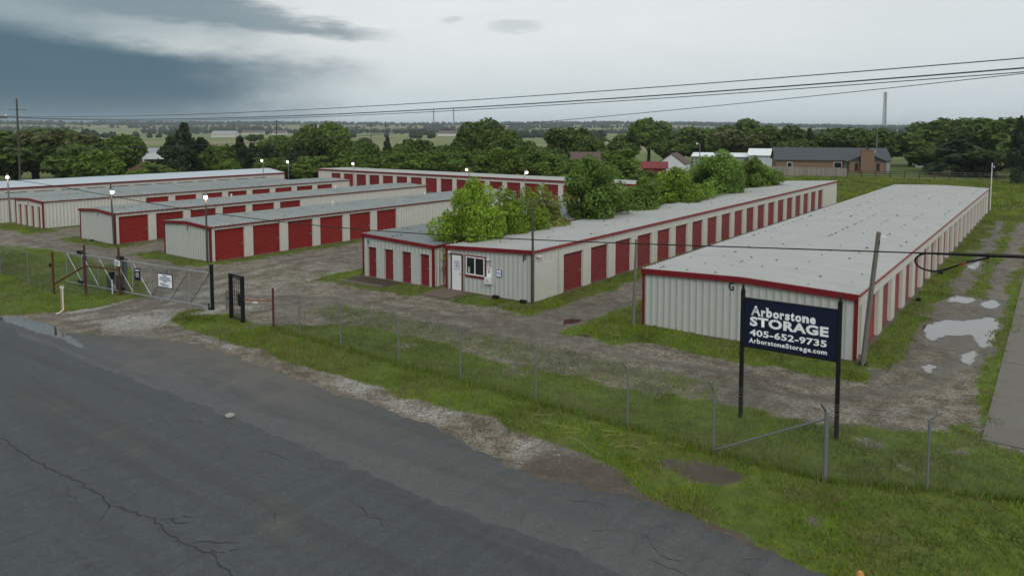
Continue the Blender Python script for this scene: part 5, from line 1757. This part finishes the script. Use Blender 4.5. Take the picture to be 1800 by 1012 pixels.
BELT = [(-142.9, 45.7, 7.8, 17.0, 'oak'), (-141.4, 50.1, 8.2, 15.3, 'oak'), (-154.3, 58.4, 9.5, 16.6, 'oak'), (-138.9, 56.5, 9.1, 13.5, 'mimosa'), (-128.6, 55.3, 6.9, 10.0, 'oak'), (-122.1, 55.2, 5.9, 7.1, 'shrub'), (-135.1, 65.3, 8.4, 10.1, 'oak'),
        (-130.4, 74.1, 10.6, 8.3, 'juniper'), (-128, 70.2, 8.2, 7.7, 'juniper'), (-130.7, 77.6, 7.8, 7.6, 'juniper'), (-118.8, 74.1, 6.7, 6.5, 'oak'), (-126.9, 83.6, 8.1, 6.0, 'juniper'), (-113.5, 72.5, 4.5, 5.2, 'shrub'), (-124.1, 84.2, 6.9, 6.1, 'juniper'), (-119.2, 84.3, 6.6, 6.6, 'juniper'), (-131, 95.3, 8.1, 8.6, 'oak'), (-119.3, 91, 6.9, 7.2, 'juniper'), (-119.1, 94.4, 10.2, 7.3, 'cottonwood'), (-120.4, 99.2, 10.7, 8.6, 'cottonwood'), (-113.6, 98, 7.6, 6.6, 'oak'), (-111.1, 100.8, 7.0, 6.6, 'oak'), (-116.7, 112.4, 7.9, 4.3, 'juniper'), (-103.5, 103, 6.5, 6.8, 'oak'), (-105.1, 109.8, 7.5, 7.1, 'oak'), (-95.4, 105.2, 6.2, 6.6, 'oak'), (-92.8, 107.5, 6.5, 6.1, 'oak'), (-96.3, 115, 10.7, 6.9, 'cottonwood'), (-95.2, 121, 11.4, 9.4, 'cottonwood'), (-85.1, 113.7, 8.0, 7.2, 'oak'), (-78.6, 111, 6.6, 7.3, 'oak'), (-71.8, 108.3, 5.5, 7.0, 'oak'),
        (-82, 131.6, 9.2, 10.7, 'oak'), (-76.4, 129.1, 7.0, 6.5, 'oak'), (-93.1, 190.1, 12.3, 11.7, 'cottonwood'), (-98.3, 184.6, 7.9, 8.5, 'oak'), (-83.4, 183.6, 6.4, 11.0, 'oak'), (-81.9, 195.2, 9.4, 12.8, 'oak'), (-69.7, 189.8, 8.9, 11.6, 'mimosa'), (-68.9, 200.1, 11.4, 14.9, 'oak'), (-65.4, 192.7, 7.8, 11.7, 'mimosa'), (-62.5, 196.8, 9.8, 11.4, 'oak'), (-56, 192, 9.7, 9.2, 'oak'), (-49.4, 188.7, 9.1, 5.5, 'juniper'), (-51, 186, 6.4, 9.4, 'oak'),
        (-52.6, 98.9, 6.0, 6.6, 'shrub'), (-44.8, 194.9, 8.9, 12.8, 'oak'), (-39.6, 196, 9.1, 11.9, 'oak'), (-33.7, 197.1, 8.6, 13.1, 'oak'), (-29.9, 206, 7.8, 11.3, 'oak'), (-27.8, 238.4, 11.7, 14.9, 'cottonwood'), (-20.1, 214.1, 11.5, 16.6, 'oak'), (-14.6, 207.5, 11.0, 15.2, 'oak'), (-10.1, 207.8, 11.3, 15.4, 'oak'), (-5.5, 207.9, 10.6, 15.6, 'oak'), (-16.2, 167.2, 6.8, 12.7, 'juniper'), (-22.9, 181.1, 4.8, 8.4, 'oak'), (-10, 164.7, 5.0, 10.3, 'acacia'), (-5.4, 149.9, 10.8, 5.0, 'juniper'), (-2.1, 190, 9.2, 16.2, 'oak')]
HEDGE = [(-108.5, 91, 3.2, 5.4), (-103.4, 91, 4.8, 6.3), (-98.2, 91, 5.1, 6.2), (-92.5, 91, 5.4, 6.0), (-87.1, 91, 5.7, 6.2), (-82.0, 91, 5.2, 5.6), (-77.1, 91, 5.3, 5.5), (-72.4, 91, 5.7, 5.4), (-67.9, 91, 6.0, 5.6), (-63.7, 91, 5.7, 5.1), (-59.6, 91, 5.3, 5.0), (-55.7, 91, 4.7, 4.9), (-50.0, 91, 3.8, 4.0), (-45, 91.5, 3.5, 4.5), (-40, 91, 3.2, 4.5)]
DESC = {'oak': 'broad round leafy tree', 'cottonwood': 'tall upright leafy tree', 'juniper': 'dark conical juniper', 'shrub': 'dense green shrub', 'mimosa': 'tree with pale flowering top', 'acacia': 'flat topped umbrella tree'}
ORD = ['first', 'second', 'third', 'fourth', 'fifth', 'sixth', 'seventh', 'eighth', 'ninth', 'tenth', 'eleventh', 'twelfth', 'thirteenth', 'fourteenth', 'fifteenth', 'sixteenth', 'seventeenth', 'eighteenth']


def azi(x, y):
    return math.atan2(x, y)


zones = {}
for b_ in BELT:
    a = azi(b_[0], b_[1])
    zone = 'behind the left storage rows' if b_[0] < -110 else ('behind the back row' if b_[1] < 125 else ('behind the houses at centre right' if b_[0] < -46 else 'behind the brick house and meadow'))
    zones.setdefault((b_[4], zone), []).append((a, b_))
cnt = 0
for (st, zone), lst in zones.items():
    lst.sort()
    for i, (a, (x, y, h, w, _)) in enumerate(lst):
        lab = '%s %s' % (DESC[st], zone) if len(lst) == 1 else '%s %s, %s from the left' % (DESC[st], zone, ORD[i])
        far = math.hypot(x, y) > 185
        tree(st, 2 + cnt % 3, x, y, h, w, lab, 'trees around the yard', 5200, 0.40)
        cnt += 1
for i, (x, y, h, w) in enumerate(HEDGE):
    tree('shrub', 5 + i % 2, x, y + random.uniform(-0.6, 0.6), h, w * 1.25, 'light green hedge shrub behind the back row, %s from the left' % ORD[i], 'hedge shrubs behind the back row', 6000, 0.34)
# undergrowth closing the belt, and lone trees on the plain
UNDER = [(-118, 62, 4.0), (-113, 80, 4.5), (-112, 88, 4.6), (-116, 104, 4.6), (-108, 97, 4.4), (-100, 99, 4.8), (-90, 101, 4.8), (-82, 103, 4.6), (-73, 101, 4.2), (-66, 104, 4.0), (-60, 100, 4.2)]
for i, (x, y, h) in enumerate(UNDER):
    tree('shrub', 5 + i % 2, x, y, h, 9.0, 'dark undergrowth thicket in the tree belt, %s from the left' % ORD[i], 'thickets in the tree belt', 6000, 0.34)
PLAIN = [(-150, 262, 4.5, 6), (-132, 300, 3.5, 5), (-260, 230, 5, 7), (-300, 215, 5, 7), (-200, 330, 5, 8), (-240, 420, 6, 9), (-330, 300, 5, 8), (-410, 280, 6, 10), (-180, 480, 6, 10), (-480, 420, 6, 9), (-120, 520, 7, 12), (-60, 330, 7, 10), (-75, 420, 7, 12)]
for i, (x, y, h, w) in enumerate(PLAIN):
    tree('oak', 2 + i % 3, x, y, h, w, 'lone dark tree out on the open plain, %s' % ['near a fence line', 'smallest and nearest', 'left of the tall cottonwoods', 'far left', 'in the middle field', 'beyond the middle field', 'by the transmission line', 'farther along the line', 'right of centre', 'far left beyond the line', 'far right of centre', 'beyond the right woods', 'second beyond the right woods'][i], 'lone trees on the plain', 5200, 0.40)


# far woods that read as one mass
def far_woods():
    r = np.random.default_rng(5)
    ico_v, ico_f = None, None
    m = MB().sphere((0, 0, 0), 1.0, 7, 5)
    bv, bf = np.array(m.v), np.array([f for f in m.f])
    V, Fc, T = [], [], []
    off = 0
    for (dist, n, hmin, hmax, azlo, azhi, dens) in ((560, 260, 4, 8, -20, 18, 0.42), (800, 520, 4, 8, -80, 12, 0.36), (1150, 900, 4, 9, -80, 12, 0.42), (1600, 1300, 5, 9, -82, 12, 0.46), (2200, 1700, 6, 11, -82, 14, 0.5), (3000, 2600, 7, 13, -84, 16, 0.62), (3500, 1800, 9, 14, -84, 16, 0.9)):
        az = np.radians(r.uniform(azlo, azhi, n))
        dd = dist * (1 + r.normal(0, 0.06, n))
        x, y = np.sin(az) * dd, np.cos(az) * dd
        ok = vnoise(np.degrees(az) * 1.0, dd / 60, 3.0, 51) < dens
        for xx, yy, o in zip(x, y, ok):
            if not o:
                continue
            h = r.uniform(hmin, hmax)
            w = h * r.uniform(0.4, 0.75)
            z = float(ground_z(xx, yy))
            j = 1 + r.normal(0, 0.24, len(bv))
            vv = bv * j[:, None] * np.array([w, w, h * 0.55]) + np.array([xx, yy, z + h * 0.45])
            V.append(vv)
            Fc.append(bf + off)
            off += len(bv)
            T.append(np.tile(np.array([0.032, 0.050, 0.020, 1]) * r.uniform(0.75, 1.3), (len(bv), 1)))
    me = np_mesh('far_woodland', np.concatenate(V), np.concatenate(Fc), M['leaf'], np.concatenate(T))
    tag(link('far_woodland', me), 'distant dark woods across the plain to the horizon', 'woods', None, 'stuff')


far_woods()


# ------------------------------------------------------------------ grass, gravel stones, straw
def grass():
    r = np.random.default_rng(11)
    V, T = [], []
    # (x0,x1,y0,y1, blades per m2, height, width)
    zones_ = [(-35, 4, 15, 25.5, 520, 0.10, 0.013), (4, 12, 14.5, 25, 200, 0.11, 0.016), (-62, -38, 13, 24.5, 190, 0.10, 0.02), (-54, -44, 25.5, 48, 130, 0.10, 0.022), (-82, -56, 25.5, 29, 90, 0.11, 0.028),
              (-37, -20, 27.5, 34, 260, 0.10, 0.018), (-22.5, -13.5, 27, 62, 190, 0.11, 0.02), (-17, -4.5, 27.5, 31, 260, 0.11, 0.018), (-6.4, -1.0, 25, 62, 240, 0.10, 0.018), (-6.4, -1.0, 62, 98, 110, 0.11, 0.03), (-40, 5, 96, 150, 26, 0.24, 0.06), (-30, -8, 22, 26, 120, 0.07, 0.015)]
    for (x0, x1, y0, y1, dens, h, w) in zones_:
        n = int((x1 - x0) * (y1 - y0) * dens)
        x, y = r.uniform(x0, x1, n), r.uniform(y0, y1, n)
        g = grass_amount(x, y) + (r.random(n) - 0.5) * 0.5
        lush = fbm(x, y, 1.1, 61, 3)
        ok = (g > 0.5) & (r.random(n) < 0.35 + 1.1 * lush)
        ok &= y > road_edge(x) + 0.05
        x, y, lush = x[ok], y[ok], lush[ok]
        n = len(x)
        gg = grass_amount(x, y)
        z = ground_z(x, y) + gg * (fbm(x, y, 0.9, 31, 3) - 0.45) * 0.16 - 0.02
        hh = h * r.uniform(0.45, 1.3, n) * (0.6 + 0.9 * lush)
        a = r.uniform(0, 6.283, n)
        lean = r.uniform(0.2, 1.1, n) * hh
        la = r.uniform(0, 6.283, n)
        ww = w * r.uniform(0.6, 1.4, n)
        p0 = np.stack([x - np.cos(a) * ww, y - np.sin(a) * ww, z], 1)
        p1 = np.stack([x + np.cos(a) * ww, y + np.sin(a) * ww, z], 1)
        p2 = np.stack([x + np.cos(la) * lean, y + np.sin(la) * lean, z + hh], 1)
        V.append(np.stack([p0, p1, p2], 1).reshape(-1, 3))
        dry = (r.random(n) < 0.08 + 0.5 * sstep(fbm(x, y, 1.6, 63, 3), 0.45, 0.72))[:, None]
        base = np.array([[0.112, 0.200, 0.013]]) * (0.25 + 1.5 * fbm(x, y, 1.8, 64, 3))[:, None] * r.uniform(0.7, 1.35, (n, 1))
        base[:, 0] *= 1 + 0.5 * r.random(n)
        c_ = np.where(dry, np.array([[0.21, 0.17, 0.075]]) * r.uniform(0.7, 1.2, (n, 1)), base)
        T.append(np.repeat(np.concatenate([c_, np.ones((n, 1))], 1), 3, axis=0))
    # taller unmown tufts under the fence and at wall feet
    n = 3400
    k = n // 2
    fx = r.uniform(-28, 3, k)
    fy = np.interp(fx, [p[0] for p in posts], [p[1] for p in posts]) + r.normal(0, 0.12, k)
    gx = r.uniform(-30, 8, n - k)
    gy = r.uniform(15.2, 23, n - k)
    cl = fbm(gx, gy, 0.7, 77, 2)
    sel = cl > 0.6
    x = np.concatenate([fx, gx[sel]])
    y = np.concatenate([fy, gy[sel]])
    ok = (grass_amount(x, y) > 0.55) & (y > road_edge(x) + 0.2)
    x, y = np.repeat(x[ok], 5), np.repeat(y[ok], 5)
    n = len(x)
    x = x + r.normal(0, 0.035, n)
    y = y + r.normal(0, 0.035, n)
    hh = r.uniform(0.10, 0.27, n)
    a, la = r.uniform(0, 6.283, n), r.uniform(0, 6.283, n)
    ln = hh * r.uniform(0.2, 0.7, n)
    z = ground_z(x, y)
    V.append(np.stack([np.stack([x - np.cos(a) * 0.012, y - np.sin(a) * 0.012, z], 1), np.stack([x + np.cos(a) * 0.012, y + np.sin(a) * 0.012, z], 1), np.stack([x + np.cos(la) * ln, y + np.sin(la) * ln, z + hh], 1)], 1).reshape(-1, 3))
    c_ = np.where(r.random((n, 1)) < 0.3, np.array([[0.26, 0.21, 0.09]]), np.array([[0.13, 0.23, 0.018]])) * r.uniform(0.6, 1.3, (n, 1))
    T.append(np.repeat(np.concatenate([c_, np.ones((n, 1))], 1), 3, axis=0))
    V = np.concatenate(V)
    me = np_mesh('grass', V, np.arange(len(V)).reshape(-1, 3), M['blade'], np.concatenate(T))
    tag(link('grass', me), 'short mown grass on the verge and along the buildings', 'grass', None, 'stuff')


grass()


def stones():
    r = np.random.default_rng(13)
    oc = np.array([(1, 0, 0), (0, 1, 0), (-1, 0, 0), (0, -1, 0), (0, 0, 0.7), (0, 0, -0.3)])
    of = np.array([(0, 1, 4), (1, 2, 4), (2, 3, 4), (3, 0, 4)])
    n = 60000
    x = r.uniform(-41, -2, n)
    y = r.uniform(14, 26.5, n)
    pa = pale_amount(x, y)
    ok = (r.random(n) < pa * 0.75 - 0.16) & (grass_amount(x, y) < 0.62) & (y > road_edge(x) - 0.35)
    x, y = x[ok], y[ok]
    n = len(x)
    s = r.uniform(0.008, 0.026, n) * (1 + (r.random(n) < 0.05) * 0.9)
    j = r.uniform(0.7, 1.3, (n, 6, 1))
    a = r.uniform(0, 6.28, n)
    ca, sa = np.cos(a), np.sin(a)
    v = oc[None] * j * s[:, None, None]
    vx = v[..., 0] * ca[:, None] - v[..., 1] * sa[:, None]
    vy = v[..., 0] * sa[:, None] + v[..., 1] * ca[:, None]
    zz = np.where(y < road_edge(x) + 0.3, 0.02, 0.004)
    V = np.stack([vx + x[:, None], vy + y[:, None], v[..., 2] + zz[:, None]], -1).reshape(-1, 3)
    F_ = (of[None] + (np.arange(n) * 6)[:, None, None]).reshape(-1, 3)
    me = np_mesh('gravel', V, F_, M['stone_light'])
    tag(link('gravel', me), 'loose pale gravel along the road edge and drive', 'gravel', None, 'stuff')


stones()
m = MB()
for i in range(26):
    x, y = random.gauss(-10.6, 1.0), random.gauss(18.5, 0.5)
    a = random.gauss(0.5, 0.6)
    l_ = random.uniform(0.2, 0.6)
    m.bar((x, y, 0.1 + random.random() * 0.05), (x + l_ * math.cos(a), y + l_ * math.sin(a), 0.12 + random.random() * 0.06), 0.007)
tag(m.build('straw', 'straw'), 'loose dry straw stalks on the verge grass', 'straw', None, 'stuff')
tag(MB().sphere((0, 0, 0.02), 0.16, 9, 5, 0.4).build('flat_stone', 'stone_light', None, (-20.6, 12.95, 0.04)), 'pale flat stone lying on the road seam', 'stone')

# ------------------------------------------------------------------ air
hz = MB().box(-7900, 7900, -7900, 7900, -40, 62).build('haze', None)
t, p = new_mat('haze')
t.n.remove(p)
vol = t.node('ShaderNodeVolumePrincipled')
vol.inputs['Color'].default_value = (0.78, 0.88, 0.95, 1)
vol.inputs['Density'].default_value = 0.00014
vol.inputs['Anisotropy'].default_value = 0.0
t.l.new(vol.outputs[0], t.n['Material Output'].inputs['Volume'])
hz.data.materials.append(M['haze'])
tag(hz, 'thin pale haze over the whole plain', 'haze', None, 'stuff')
